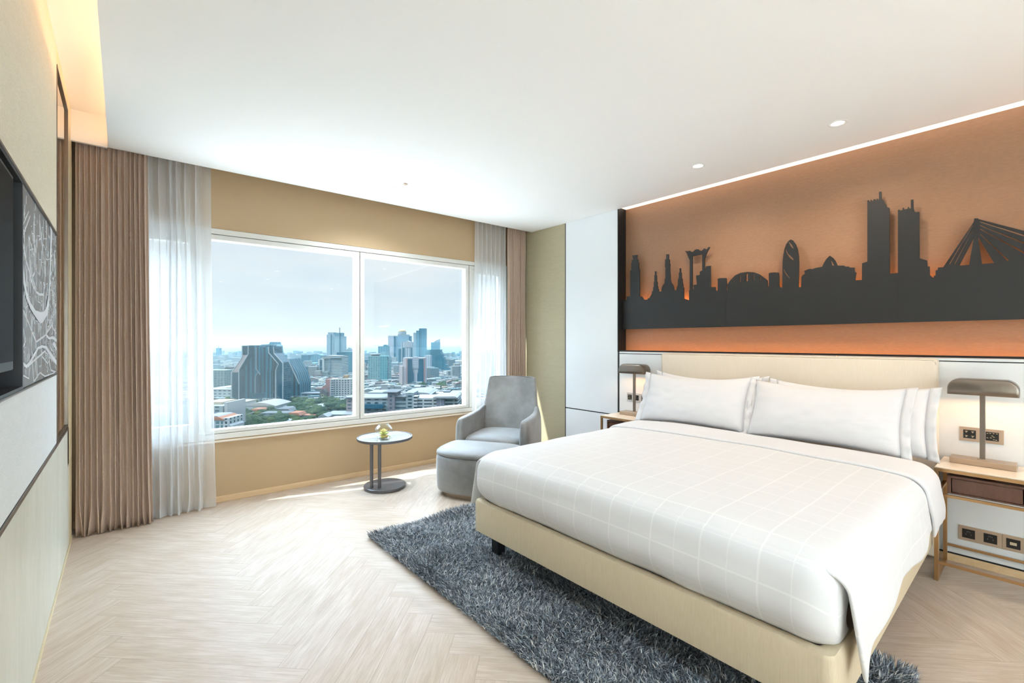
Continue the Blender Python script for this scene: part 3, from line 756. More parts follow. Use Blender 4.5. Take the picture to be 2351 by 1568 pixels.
pillow('white pillow leaning on the headboard behind the far front pillow', 1.83, 3.60, .655, 15, .86, .44, .15, 4)
pillow('white pillow leaning on the headboard behind the near front pillow', .875, 3.60, .655, 15, .86, .43, .15, 8)
pillow('white pillow in front on the window side of the bed', 1.865, 3.435, .672, 24, .87, .445, .19, 1, tilt=1)
pillow('white pillow in front on the near side of the bed', .975, 3.435, .672, 24, .87, .435, .20, 6)

# ------------------------------------------------------------------ shag rug
def rug_fn(nt, b):
    gi = nt.node('ShaderNodeNewGeometry'); r = gi.outputs['Random Per Island']
    L(nt, b, 'Base Color', nt.ramp(r, [(.0, lin((.22,.25,.28))), (.4, lin((.42,.46,.50))), (.72, lin((.62,.66,.70))), (.9, lin((.85,.86,.86))), (1, lin((.97,.95,.92)))]))
M['rug'] = mat('charcoal_shag_pile', rough=.45, fn=rug_fn, spec=.6)
RX0, RX1, RY0, RY1 = 1.285, 2.42, .33, 3.03
rug = thing('shag_rug', 'charcoal grey shaggy rug on the floor under the foot of the bed', 'rug', (1.85, 1.7, 0))
obj('backing', bx(RX0+.01, RX1-.01, RY0+.01, RY1-.01, .001, .008), mat('rug_backing', (.16,.17,.18), .9), rug)
rng = np.random.default_rng(5)
def pile(n, x0, x1, y0, y1, ln, wd):
    x = rng.uniform(x0, x1, n); y = rng.uniform(y0, y1, n)
    a = rng.uniform(0, 2*PI, n)
    # matted directions: smooth field plus random
    fa = 3*np.sin(x*5.1+1.3*np.sin(y*4))+2.5*np.cos(y*6.3+x*3)
    lx = .55*np.cos(fa)+.8*np.cos(a); ly = .55*np.sin(fa)+.8*np.sin(a)
    e = .07
    lx += np.where(x < x0+e, -.9, 0)+np.where(x > x1-e, .9, 0); ly += np.where(y > y1-e, .9, 0)+np.where(y < y0+e, -.9, 0)
    q = np.hypot(lx, ly)+1e-6; l = ln*rng.uniform(.7, 1.2, n); tilt = rng.uniform(.35, 1.0, n)
    dx, dy = lx/q*l*tilt, ly/q*l*tilt; hh = l*np.sqrt(1-(.85*tilt)**2)*(.85+.25*np.sin(x*9+y*3)*np.sin(y*11))
    b = rng.uniform(0, 2*PI, n); w = wd*rng.uniform(.6, 1.3, n); wx, wy = np.cos(b)*w, np.sin(b)*w
    z0 = np.full(n, .006)
    V = np.empty((n, 5, 3))
    V[:,0] = np.stack([x-wx, y-wy, z0], 1); V[:,1] = np.stack([x+wx, y+wy, z0], 1)
    V[:,2] = np.stack([x+dx*.35+wx*.9, y+dy*.35+wy*.9, z0+hh*.75], 1); V[:,3] = np.stack([x+dx*.35-wx*.9, y+dy*.35-wy*.9, z0+hh*.75], 1)
    V[:,4] = np.stack([x+dx, y+dy, z0+hh], 1)
    base = (np.arange(n)*5)[:,None]
    loops = np.concatenate([base+np.array([0,1,2,3]), base+np.array([3,2,4])], 1).ravel()
    me = bpy.data.meshes.new('pile'); me.vertices.add(n*5); me.vertices.foreach_set('co', V.ravel())
    me.loops.add(n*7); me.loops.foreach_set('vertex_index', loops)
    me.polygons.add(n*2); st = np.stack([np.arange(n)*7, np.arange(n)*7+4], 1).ravel(); me.polygons.foreach_set('loop_start', st)
    me.update(calc_edges=True); me.validate()
    return me
po = obj('pile', pile(120000, RX0, RX1, RY0, RY1, .044, .0023), M['rug'], rug); po['kind'] = 'stuff'

# ------------------------------------------------------------------ side table with bowl
tb = thing('side_table', 'round dark metal side table with mirrored top by the window', 'side table', (1.850, 3.985, 0))
def tz(prof, n=56): return lathe(BM(), prof, n)
obj('base', tz([(0,0),(.182,0),(.190,.004),(.190,.026),(.186,.030),(0,.030)]), M['steel'], tb, local=True, smooth=True, auto=40)
for px in (853, 871.5):
    p = onZ(px, 1117.5, .03) - Vector(tb.location)
    obj('pole', tube(BM(), [(p.x,p.y,.028),(p.x,p.y,.452)], .0155, 20), M['steel'], tb, local=True, smooth=True, auto=40)
obj('rim', tz([(0,.448),(.244,.448),(.250,.453),(.250,.472),(.246,.475),(.238,.475),(.236,.470),(0,.470)], 72), M['steel'], tb, local=True, smooth=True, auto=40)
obj('mirrored_top', tz([(0,.4712),(.235,.4712)], 72), mat('table_glass_top', (.82,.84,.85), .04, .6, 1.0), tb, local=True)
bp = onZ(881, 1004.0, .4725); bp = (bp.x, bp.y, .4722)
bowl = thing('glass_bowl', 'round clear glass bowl on the side table', 'bowl', bp)
def clear_glass():
    m = bpy.data.materials.new('clear_bowl_glass'); m.use_nodes = True; t = m.node_tree; t.nodes.clear(); q = NT(t)
    o = q.node('ShaderNodeOutputMaterial'); tr = q.node('ShaderNodeBsdfTransparent'); gl = q.node('ShaderNodeBsdfGlossy'); gl.inputs['Roughness'].default_value = .01
    tr.inputs[0].default_value = (.97,.985,.975,1); lw = q.node('ShaderNodeLayerWeight'); fz = q.m('ADD', .04, q.m('MULTIPLY', q.m('POWER', lw.outputs['Facing'], 1.7), .9))
    mx = q.node('ShaderNodeMixShader'); t.links.new(fz, mx.inputs[0]); t.links.new(tr.outputs[0], mx.inputs[1]); t.links.new(gl.outputs[0], mx.inputs[2]); t.links.new(mx.outputs[0], o.inputs[0])
    return m
M['clear'] = clear_glass()
pr = [(0,.0)]+[(.045,.0)]+[(.079*math.cos(a), .068+.068*math.sin(a)) for a in [math.radians(d) for d in range(-52, 53, 8)]]+[(.047,.134),(.049,.138)]
pr2 = [(r-.003 if r > 0 else 0, z+.004 if z < .02 else z) for r, z in pr[:-1]][::-1]
obj('bowl', tz(pr, 48), M['clear'], bowl, local=True, smooth=True)
fl = thing('lotus_flower', 'pale yellow lotus flower floating in the glass bowl', 'flower', (bp[0], bp[1], bp[2]+.033)); fl.scale = (1.12,)*3
def petal_fn(nt, b):
    _, _, z = nt.sep(nt.coord('Object')); L(nt, b, 'Base Color', nt.ramp(nt.m('MULTIPLY', z, 18), [(0, lin((.62,.70,.25))), (.6, lin((.93,.87,.62))), (1, lin((.97,.93,.78)))]))
M['petal'] = mat('cream_petal', rough=.5, fn=petal_fn); M['leafg'] = mat('green_leaf', (.55,.66,.20), .45)
def petal(ang, ln, wd, up, base=(0,0,0), curl=.35):
    bm = BM(); rows = []
    for i in range(9):
        t = i/8; w = wd*math.sin(PI*min(1, t*.93+.05))**.8; el = up - curl*t
        r = .004+ln*t*math.cos(up-curl*t*.5); z = ln*t*math.sin(up-curl*t*.2)
        row = []
        for s in (-1,-.5,0,.5,1): row.append((r - abs(s)*w*.12, s*w/2, z+abs(s)**2*w*.25))
        rows.append(row)
    grid(bm, rows); bm.transform(Matrix.Translation(base) @ Matrix.Rotation(ang, 4, 'Z'))
    return bm
for ring, (n, ln, up, wd, zz) in enumerate(((7,.050,.25,.026,.0),(7,.046,.75,.026,.004),(6,.042,1.15,.026,.008),(4,.034,1.42,.024,.012))):
    for k in range(n): obj('petal', petal(2*PI*(k+.5*(ring%2))/n+.2*ring, ln, wd, up, (0,0,zz), -.45), M['petal'], fl, local=True, smooth=True)
for k in range(5): obj('leaf', petal(2*PI*k/5+.3, .058, .034, .02, (0,0,-.014), .15), M['leafg'], fl, local=True, smooth=True)
obj('pebbles', tz([(0,-.024),(.035,-.022),(.044,-.010),(.03,-.002),(0,0)], 20), mat('gold_gel', (.80,.68,.20), .2), fl, local=True, smooth=True)

# ------------------------------------------------------------------ armchair and ottoman
def velvet_fn(nt, b):
    n1 = nt.noise(nt.coord('Object'), 5, 4, .6)
    L(nt, b, 'Base Color', nt.mix(nt.ramp(n1, [(.35,(0,0,0)),(.7,(1,1,1))]), lin((.465,.46,.455)), lin((.565,.56,.55))))
    L(nt, b, 'Roughness', nt.m('ADD', .45, nt.m('MULTIPLY', n1, .2)))
    L(nt, b, 'Normal', nt.bump(nt.noise(nt.coord('Object'), 400, 1, .5), .1, .001))
M['velvet'] = mat('grey_velvet', rough=.5, fn=velvet_fn, **{'Sheen Weight': .6, 'Sheen Roughness': .4})
M['plinth'] = mat('bronze_plinth', (.62,.55,.48), .35, .6)
CA = math.atan2(-.51, -.86)                                           # direction the chair faces
chair = thing('armchair', 'grey velvet armchair with high tapered back in the corner by the window', 'armchair', (2.96, 3.62, 0), CA)
# local axes: +x faces forward, +y to the sitter's left
def loft(secs, cap=True):
    bm = BM(); v = grid(bm, secs, True)
    if cap: bm.faces.new(v[0][::-1]); bm.faces.new(v[-1])
    bmesh.ops.recalc_face_normals(bm, faces=bm.faces); return bm
def rsec(f, n=20, e=4.0):
    """superellipse ring: f(c, s) -> point, c,s in [-1,1]"""
    P = []
    for k in range(n):
        a = 2*PI*k/n; c, s = math.cos(a), math.sin(a)
        P.append(f(math.copysign(abs(c)**(2/e), c), math.copysign(abs(s)**(2/e), s)))
    return P
# back: sections by height; leans back, tapers upwards, wraps slightly forward at the sides
secs = []
for z, xc, hw, th in ((.10,-.20,.315,.10),(.30,-.235,.325,.10),(.45,-.265,.325,.095),(.55,-.285,.320,.09),(.65,-.305,.306,.085),(.78,-.330,.288,.078),(.90,-.350,.273,.07),(.962,-.358,.266,.064),(.980,-.362,.256,.050)):
    secs.append(rsec(lambda c, s: (xc + c*th/2 + .045*(abs(s)**2.5), s*hw, z), 32, 5))
obj('backrest', loft(secs), M['velvet'], chair, local=True, smooth=True, sub=1)
for sd in (1, -1):
    secs = []
    # path from the front of the arm to the back
    for x, yc_, th, zt in ((.335,.330,.030,.580),(.325,.330,.075,.598),(.27,.332,.092,.606),(.12,.335,.090,.610),(0.0,.335,.082,.616),(-.10,.332,.072,.628),(-.18,.325,.060,.650),(-.25,.315,.050,.685),(-.29,.305,.036,.705)):
        def f(c, s, x=x, yc_=yc_, th=th, zt=zt):
            zz = .09+(zt-.09)*(s*.5+.5)
            bulge = .012*math.sin(PI*(s*.5+.5))
            top = max(0, zz-.56)
            return (x - top*.18, sd*(yc_+c*th/2+bulge*c - top*.22), zz)
        secs.append(rsec(f, 28, 5))
    obj('armrest', loft(secs), M['velvet'], chair, local=True, smooth=True, sub=1)
secs = []
for z, g in ((.30,.0),(.315,.014),(.36,.02),(.400,.016),(.422,-.004),(.432,-.05),(.436,-.12)):
    secs.append(rsec(lambda c, s: (.055+c*(.275+g), s*(.285+g), z+.010*(1-s*s)*(z > .4)), 32, 6))
obj('seat_cushion', loft(secs), M['velvet'], chair, local=True, smooth=True, sub=1)
obj('seat_base', bx(-.26, .325, -.30, .30, .07, .31), M['velvet'], chair, local=True, bevel=.02, seg=3, smooth=True)
obj('plinth', bx(-.20, .28, -.27, .27, 0, .075), M['plinth'], chair, local=True, bevel=.004)
ott = thing('ottoman', 'grey velvet ottoman in front of the armchair beside the bed', 'ottoman', (2.43, 3.305, 0), CA)
def dring(z, g, n=44):
    P = []
    for k in range(n):
        a = 2*PI*k/n; c, s = math.cos(a), math.sin(a)
        e = 3.2 if c > 0 else 7
        x = math.copysign(abs(c)**(2/e), c); y = math.copysign(abs(s)**(2/e), s)
        P.append((.0+x*(.235+g)+ .035*(1-y*y)*(c > 0), y*(.365+g), z))
    return P
obj('body', loft([dring(z, g) for z, g in ((.045,-.012),(.052,-.004),(.07,.0),(.15,.006),(.25,.008),(.33,.006),(.350,.0),(.356,-.010))]), M['velvet'], ott, local=True, smooth=True)
obj('top_cushion', loft([dring(z, g) for z, g in ((.350,-.02),(.356,-.006),(.366,.005),(.385,.003),(.403,-.018),(.418,-.06),(.428,-.12),(.431,-.18))]), M['velvet'], ott, local=True, smooth=True)
obj('plinth', loft([dring(z, -.045) for z in (0,.046)]), M['plinth'], ott, local=True, smooth=True, auto=40)

# ------------------------------------------------------------------ nightstands, lamps, sockets
def nightstand(label, y0):
    """y0: the end nearer the window; stands against the wall"""
    y1 = y0-.44; X0, X1 = 3.500, 3.872; t = .018
    o = thing('nightstand', label, 'nightstand', ((X0+X1)/2, (y0+y1)/2, 0))
    for y in (y0-t/2, y1+t/2):
        for x in (X0+t/2, X1-t/2): obj('leg', bx(x-t/2, x+t/2, y-t/2, y+t/2, 0, .622), M['gold'], o, bevel=.001)
        obj('floor_rail', bx(X0+t, X1-t, y-t/2, y+t/2, 0, .016), M['gold'], o)
        obj('side_rail', bx(X0+t, X1-t, y-t/2, y+t/2, .482, .496), M['gold'], o)
    for z in (.098, .482):
        obj('front_rail', bx(X0, X0+t*.8, y1+t, y0-t, z, z+.014), M['gold'], o); obj('back_rail', bx(X1-t*.8, X1, y1+t, y0-t, z, z+.014), M['gold'], o)
    bm = BM(); box(bm, X0, X1, y1, y1+t, .620, .638); box(bm, X0, X1, y0-t, y0, .620, .638); box(bm, X0, X0+t, y1+t, y0-t, .620, .638); box(bm, X1-t, X1, y1+t, y0-t, .620, .638)
    obj('top_frame', bm, M['gold'], o)
    obj('stone_top', bx(X0+.003, X1-.003, y1+.003, y0-.003, .6385, .643), M['stone'], o)
    ya, yb = y0-.05, y1+.05+.035
    bm = BM(); box(bm, X0+.035, X1-.03, yb, ya, .585, .600); box(bm, X0+.035, X1-.03, yb, yb+.016, .497, .585); box(bm, X0+.035, X1-.03, ya-.016, ya, .497, .585); box(bm, X1-.045, X1-.03, yb+.016, ya-.016, .497, .585); box(bm, X0+.035, X1-.03, yb+.016, ya-.016, .497, .505)
    obj('drawer_case', bm, M['walnut'], o, bevel=.002)
    obj('drawer', bx(X0+.042, X0+.060, yb+.019, ya-.019, .506, .583), M['walnut'], o, bevel=.002)
    return o
nightstand('brass framed nightstand with walnut drawer on the near side of the bed', .409)
nightstand('brass framed nightstand mostly hidden between bed and window side wall', 2.785)
M['bulb'] = emis('lamp_glow', (1,.56,.27), 30)
def lamp(label, y):
    X = 3.745; z0 = .6435
    o = thing('table_lamp', label, 'lamp', (X, y, z0))
    obj('base', bx(X-.055, X+.055, y-.133, y+.133, z0, z0+.032), M['champagne'], o, bevel=.002)
    obj('collar', lathe(BM(), [(0,z0+.036),(.022,z0+.036),(.024,z0+.0325)], 24, (X, y)), M['champagne'], o)
    obj('post', bx(X-.008, X+.008, y-.0115, y+.0115, z0+.033, 1.12), M['lampmetal'], o, bevel=.001)
    # shade: half-capsule hood, open below
    zb, zt, hl, hd = 1.046, 1.136, .142, .062
    rows = []
    prof = [(hl, zb)] + [(hl-.055+.055*math.cos(a), zt-.055+.055*math.sin(a)) for a in [PI/2*i/8 for i in range(9)]]
    full = prof + [(-p[0], p[1]) for p in prof[::-1]]
    for xx, inset in ((-hd, .010), (-hd+.004, .003), (-hd+.014, 0), (hd-.014, 0), (hd-.004, .003), (hd, .010)):
        rows.append([(X+xx, y+p[0]*(1-inset/hl), zb if p[1] <= zb+1e-6 else p[1]-inset) for p in full])
    bm = BM(); v = grid(bm, rows); 
    bm.faces.new(v[0]); bm.faces.new(v[-1][::-1]); bmesh.ops.recalc_face_normals(bm, faces=bm.faces)
    obj('shade', bm, M['lampmetal'], o, smooth=True, solid=.002, auto=30)
    obj('light_tube', bx(X-.02, X+.02, y-.10, y+.10, 1.085, 1.095), M['bulb'], o)
    return o
lamp('bronze hooded table lamp on the near nightstand', .232)
lamp('bronze hooded table lamp on the far nightstand beside the wall panel', 2.570)
M['plate'] = mat('champagne_plate', (.74,.66,.58), .35, .5); M['plate2'] = mat('silver_plate', (.80,.80,.79), .3, .4)
M['socket'] = mat('black_socket', (.10,.10,.10), .35); M['inkgold'] = mat('socket_marks', (.80,.74,.62), .5)
def plate(label, y0, y1, z0, z1, m, ins, cat='socket plate', name='socket_plate'):
    X = 3.885
    o = thing(name, label, cat, (X, (y0+y1)/2, z0))
    obj('plate', bx(X-.006, X-.0003, y1, y0, z0, z1), m, o, bevel=.001)
    h = z1-z0
    for (a, b, kind) in ins:
        s = obj('socket', bx(X-.008, X-.006, b, a, z0+h*.2, z1-h*.2), M['socket'], o)
        bm = BM(); cyy, cz, w = (a+b)/2, (z0+z1)/2, (a-b)
        if kind == 'switch':
            for dy in (-.25, .25):
                for dz in (-.2, .2):
                    box(bm, X-.0088, X-.008, cyy+w*dy-.006, cyy+w*dy+.006, cz+h*dz*.8+.002, cz+h*dz*.8+.005); box(bm, X-.0088, X-.008, cyy+w*dy-.002, cyy+w*dy+.003, cz+h*dz*.8-.004, cz+h*dz*.8)
        elif kind == 'media':
            for q, (dy, dz) in enumerate(((-.35,.22),(-.1,.22),(.15,.22),(.36,.2),(.36,-.12),(.1,-.1),(-.12,-.02),(-.3,-.22),(-.12,-.2),(.0,.05))): box(bm, X-.0088, X-.008, cyy+w*dy-.0035, cyy+w*dy+.0035, cz+h*dz-.0015, cz+h*dz+.0015)
        elif kind == 'usb':
            box(bm, X-.009, X-.008, cyy-w*.24, cyy+w*.24, cz-.008, cz+.008)
        else:
            for dy, dz in ((-.2,-.05),(.2,-.05),(0,.15),(-.12,.12),(.12,.12)): box(bm, X-.0088, X-.008, cyy+w*dy-.002, cyy+w*dy+.002, cz+h*dz-.004, cz+h*dz+.004)
        obj('marks', bm, M['inkgold'] if kind != 'power' else M['steel'], s)
    return o
plate('champagne switch plate with two black inserts behind the near lamp', .339, .154, .752, .836, M['plate'], [(.322,.268,'switch'),(.228,.174,'media')], 'switch plate', 'switch_plate')
plate('champagne double power socket plate low on the wall under the near nightstand', .343, .1635, .148, .236, M['plate'], [(.327,.272,'power'),(.236,.181,'power')])
plate('champagne data socket plate low on the wall, right of the double power plate', .1625, .045, .148, .236, M['plate'], [(.145,.090,'usb')])
plate('silver socket plate with three dark inserts behind the far lamp', 2.750, 2.50, .752, .838, M['plate2'], [(2.738,2.692,'media'),(2.660,2.612,'power'),(2.578,2.532,'switch')])
# ------------------------------------------------------------------ the city outside, metres below the room
def alb(c): return tuple(v*CITY for v in lin(c)[:3])+(1,)
CITY = .135
_mat = mat
def mat(name, color=(.8,.8,.8), *a, **k):
    m = _mat(name, color, *a, **k); b = m.node_tree.nodes['Principled BSDF']; b.inputs['Base Color'].default_value = alb(color); b.inputs['Specular IOR Level'].default_value = .04; return m
GZ = -88.65                                                            # street level
def fac(name, wall, glass, pu, pv, fu, fv, rough=.5, groff=.25, vary=.0):
    """a facade: openings of fu x fv of each pu x pv metre bay, mapped in metres"""
    def f(nt, b):
        u, v, _ = nt.sep(nt.coord('UV'))
        a = nt.m('FRACT', nt.m('DIVIDE', u, pu)); c = nt.m('FRACT', nt.m('DIVIDE', v, pv))
        t = nt.m('MULTIPLY', nt.m('LESS_THAN', nt.m('ABSOLUTE', nt.m('SUBTRACT', a, .5)), fu/2), nt.m('LESS_THAN', nt.m('ABSOLUTE', nt.m('SUBTRACT', c, .5)), fv/2))
        g = alb(glass)
        if vary:
            wn = nt.node('ShaderNodeTexWhiteNoise', noise_dimensions='2D')
            nt.put(wn.inputs['Vector'], nt.comb(nt.m('FLOOR', nt.m('DIVIDE', u, pu)), nt.m('FLOOR', nt.m('DIVIDE', v, pv))))
            g = nt.mix(nt.m('MULTIPLY', wn.outputs[0], vary), g, alb(wall))
        L(nt, b, 'Base Color', nt.mix(t, alb(wall), g))
        L(nt, b, 'Roughness', nt.m('SUBTRACT', rough, nt.m('MULTIPLY', t, groff)))
    return mat(name, fn=f, rough=rough)
def cp(px, D): return FW*D + RT*((px-CX)/FPX*D)
def cz(py, D): return EYE + (CY-py)/FPX*D
def ubox(bm, c, ax, ay, w, d, z0, z1, taper=0):
    """box with its near face centred on c, w wide along ax, d deep along ay, uv in metres"""
    uv = bm.loops.layers.uv.verify()
    P = [c-ax*w/2, c+ax*w/2, c+ax*w/2+ay*d, c-ax*w/2+ay*d]
    lo = [bm.verts.new((p.x, p.y, z0)) for p in P]; hi = [bm.verts.new((p.x, p.y, z1)) for p in P]
    u0 = 0
    for i in range(4):
        j = (i+1) % 4; ln = (P[j]-P[i]).length
        f = bm.faces.new((lo[i], lo[j], hi[j], hi[i]))
        for l, q in zip(f.loops, ((0, z0-GZ), (ln, z0-GZ), (ln, z1-GZ), (0, z1-GZ))): l[uv].uv = q
    f = bm.faces.new(hi)
    for l in f.loops: l[uv].uv = (.01, .01)
    f = bm.faces.new(lo[::-1])
    for l in f.loops: l[uv].uv = (.01, .01)
    return bm
def fbox(x0, x1, yt, D, depth, yaw=0, yb=None, bm=None, dz=0):
    bm = bm or BM(); r = Matrix.Rotation(math.radians(yaw), 3, 'Z'); ax, ay = r @ RT, r @ FW
    c = cp((x0+x1)/2, D); w = (x1-x0)/FPX*D/max(.3, math.cos(math.radians(yaw)))
    return ubox(bm, c, ax, ay, w, depth, GZ if yb is None else cz(yb, D), cz(yt, D)+dz)
def fpoly(pts, D, depth, bm=None, yaw=0, uvs=True):
    """a silhouette given at distance D, made depth metres deep, uv in metres"""
    bm = bm or BM(); uv = bm.loops.layers.uv.verify(); r = Matrix.Rotation(math.radians(yaw), 3, 'Z'); ay = r @ FW; ax = r @ RT
    c0 = cp(sum(p[0] for p in pts)/len(pts), D); cx = sum(p[0] for p in pts)/len(pts)
    F = [c0+ax*((p[0]-cx)/FPX*D)+Vector((0,0,cz(p[1], D))) for p in pts]
    a = [bm.verts.new(p) for p in F]; b = [bm.verts.new(p+ay*depth) for p in F]; n = len(pts)
    f = bm.faces.new(a)
    for l in f.loops: k = l.vert.co; l[uv].uv = ((k-c0).dot(ax)+200, k.z-GZ)
    f = bm.faces.new(b[::-1])
    for l in f.loops: k = l.vert.co; l[uv].uv = ((k-c0).dot(ax)+200, k.z-GZ)
    for i in range(n):
        j = (i+1) % n; f = bm.faces.new((a[i], b[i], b[j], a[j]))
        for l in f.loops: k = l.vert.co; l[uv].uv = ((k-c0).dot(ay)+100, k.z-GZ)
    bmesh.ops.recalc_face_normals(bm, faces=bm.faces)
    return bm
def bld(name, label, x, D, parts, group=None, cat='building'):
    o = thing(name, label, cat, (cp(x, D).x, cp(x, D).y, GZ), group=group)
    for pn, bm, m in parts: obj(pn, bm, m, o)
    return o
M['roofw'] = mat('pale_metal_roof', (.68,.69,.70), .5); M['roofg'] = mat('grey_roof', (.50,.51,.52), .6); M['roofo'] = mat('terracotta_roof', (.78,.52,.40), .7)
M['cwhite'] = mat('city_white', (.76,.77,.77), .6); M['cteal'] = mat('city_teal_glass', (.0,.36,.46), .25); M['cdark'] = mat('city_dark_panel', (.0,.20,.28), .4)
M['cpink'] = mat('city_pink', (.78,.56,.53), .7); M['cgrey'] = mat('city_grey', (.58,.61,.63), .7); M['gold2'] = mat('golden_dome', (.88,.76,.55), .4)
F_dark = fac('facade_dark_stripes', (.10,.50,.60), (.0,.16,.24), 6.5, 3.1, .52, .99)
F_dark2 = fac('facade_dark_grid', (.04,.38,.48), (.0,.13,.20), 3.6, 3.1, .55, .6)
F_grid = fac('facade_white_grid', (.83,.83,.81), (.13,.21,.25), 4.2, 3.3, .5, .55)
F_hor = fac('facade_white_bands', (.82,.82,.80), (.24,.36,.40), 60, 3.6, .99, .42)
F_flat = fac('facade_grey_flats', (.60,.63,.60), (.16,.30,.33), 5.5, 3.0, .7, .62, vary=.5)
F_teal = fac('facade_teal_flats', (.62,.76,.76), (.16,.42,.46), 5.2, 3.4, .66, .62, vary=.5)
F_green = fac('facade_teal_bands', (.12,.48,.57), (.04,.36,.44), 40, 3.6, .99, .45)
F_perf = fac('facade_perforated', (.78,.80,.79), (.28,.40,.44), 7.0, 4.4, .5, .35)
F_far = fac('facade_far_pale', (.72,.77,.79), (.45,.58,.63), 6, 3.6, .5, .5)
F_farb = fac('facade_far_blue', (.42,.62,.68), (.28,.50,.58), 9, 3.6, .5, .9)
F_park = fac('facade_parking_decks', (.83,.85,.84), (.12,.20,.23), 9.5, 3.3, .84, .42)
F_off = fac('facade_grey_office', (.66,.71,.73), (.13,.28,.33), 8, 3.6, .5, .45)
F_low = fac('facade_low_houses', (.78,.77,.75), (.28,.34,.36), 4, 3.2, .5, .4, vary=.4)
F_col = fac('facade_white_columns', (.86,.86,.84), (.22,.38,.44), 14, 200, .42, .999)

bm = BM(); gx = 7000
g0 = -FW*0
for q in ((-6000,200),(9000,200),(9000,16000),(-6000,16000)): bm.verts.new((q[0], q[1]-150, GZ))
bm.faces.new(bm.verts[:])
def ground_fn(nt, b):
    v = nt.coord('Object'); a = nt.noise(v, .012, 6, .7); c = nt.noise(v, .05, 4, .6)
    L(nt, b, 'Base Color', nt.mix(nt.ramp(a, [(.42,(0,0,0)),(.58,(1,1,1))]), alb((.30,.38,.32)), nt.mix(c, alb((.50,.52,.52)), alb((.66,.65,.62)))))
gm = struct('ground', bm, mat('city_ground', rough=.9, fn=ground_fn))

# --- the large dark stepped residential blocks
D = 660
P = []
P.append(('main_slab', fpoly([(532,921),(532,853),(556,820),(556,792),(570,791),(598,791),(598,921)], D, 45), F_dark))
P.append(('left_tower', fpoly([(531.5,921),(531.5,853),(555.5,819),(555.5,792),(569,791.5),(569,811),(548,847),(548,921)], D-14, 13), M['cdark']))
P.append(('sloping_roof', fpoly([(534,853),(557,813),(567.5,813),(552,843),(545.5,853)], D-14.6, .5), mat('copper_pink_slope', (.83,.74,.72), .6)))
P.append(('right_slab', fpoly([(588,921),(588,845),(587.6,795),(617,795),(618,809),(637,829),(637,921)], D+6, 34), F_dark))
P.append(('right_tower', fpoly([(632,921),(632,849),(638,834),(617.5,809),(617,795),(627.5,794.5),(629,809),(648,830),(649.5,921)], D-16, 24), F_dark2))
P.append(('side_slab', fpoly([(648,921),(648,823),(661,822.5),(680,855),(687,880),(687,921)], D+25, 40), F_dark))
P.append(('dark_recess', fpoly([(587,901),(587,863),(592.5,853),(597,860),(597,901)], D-1.2, 1.0), M['cdark']))
P.append(('stepped_bay', fpoly([(610,921),(610,853),(618,843),(618,826),(626,817),(626,840),(622,850),(622,921)], D-5, 10), F_dark))
def cedge(pts, D, w=.9):
    bm = BM(); q = [cp(a, D)+Vector((0,0,cz(b, D))) for a, b in pts]; return tube(bm, q, w*.8, 6)
for pts in ([(548.5,921),(548.5,847),(570,811),(570,792)], [(532,921),(532,853),(556,819),(556,792),(570,791.5)], [(633,920),(633,849),(639,834),(617,808),(616.5,795)], [(649.5,921),(649.5,832),(629,809),(627.5,794.5)], [(588,795),(588,845),(597,858)], [(586,900),(586,863),(592,853)], [(660.5,822),(687,880)]):
    P.append(('white_edge', cedge(pts, D-17.5 if pts[0][0] < 560 or pts[0][0] in (633,649.5) else D-2), M['cwhite']))
P.append(('podium', fbox(574, 640, 901, D-3, 20), F_dark2))
bld('apartment_tower', 'large dark teal residential complex with stepped sloping shoulders and white edges', 610, D, P)
# --- others, far to near
def simple(label, x0, x1, yt, D, depth, m, yaw=0, extra=(), name='office_tower', group=None, cat='building'):
    P = [('tower', fbox(x0, x1, yt, D, depth, yaw), m)]
    for e in extra: P.append(e)
    return bld(name, label, (x0+x1)/2, D, P, group, cat)
HZG = 'hazy towers on the horizon'
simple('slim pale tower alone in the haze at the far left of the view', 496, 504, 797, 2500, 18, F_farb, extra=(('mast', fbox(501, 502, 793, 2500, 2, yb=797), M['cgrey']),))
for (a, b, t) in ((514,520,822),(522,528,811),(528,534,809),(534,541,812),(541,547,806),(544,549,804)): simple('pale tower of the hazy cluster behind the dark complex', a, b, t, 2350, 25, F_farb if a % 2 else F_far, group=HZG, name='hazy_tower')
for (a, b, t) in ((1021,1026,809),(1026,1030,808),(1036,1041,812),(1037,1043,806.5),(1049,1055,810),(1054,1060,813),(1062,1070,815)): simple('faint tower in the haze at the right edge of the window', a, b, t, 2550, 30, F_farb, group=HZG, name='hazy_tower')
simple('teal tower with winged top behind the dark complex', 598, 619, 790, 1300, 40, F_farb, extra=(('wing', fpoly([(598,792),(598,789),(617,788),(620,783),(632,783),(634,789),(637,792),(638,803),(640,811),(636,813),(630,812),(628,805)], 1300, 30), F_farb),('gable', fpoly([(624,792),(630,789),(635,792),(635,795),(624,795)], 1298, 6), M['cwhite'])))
simple('small teal block right behind the dark complex', 636, 646, 813, 1500, 40, F_farb)
simple('pale block on the horizon right of the dark complex', 660, 668, 817, 2600, 40, F_farb)
simple('flat topped teal block beside the slope of the dark complex', 676, 695, 841, 1050, 30, M['cteal'])
simple('grey flats with dark roof behind the left edge of the dark complex', 515, 533, 843, 860, 30, F_flat, extra=(('roof_house', fbox(516, 533, 841, 859, 28, yb=844), mat('brown_roof_house', (.36,.30,.34), .7)),))
simple('long grey block of flats with balconies at the left window edge', 470, 516, 848, 800, 30, F_flat, extra=(('side_wing', fbox(470, 486, 852, 798, 8), F_low),))
for (a, b, t) in ((478,485,836),(486,494,838),(496,506,836),(509,516,836),(525,534,832),(536,545,830)): simple('pale low apartment block beyond the grey flats', a, b, t, 1500, 30, F_low, group='pale blocks beyond the flats', name='apartment_block')
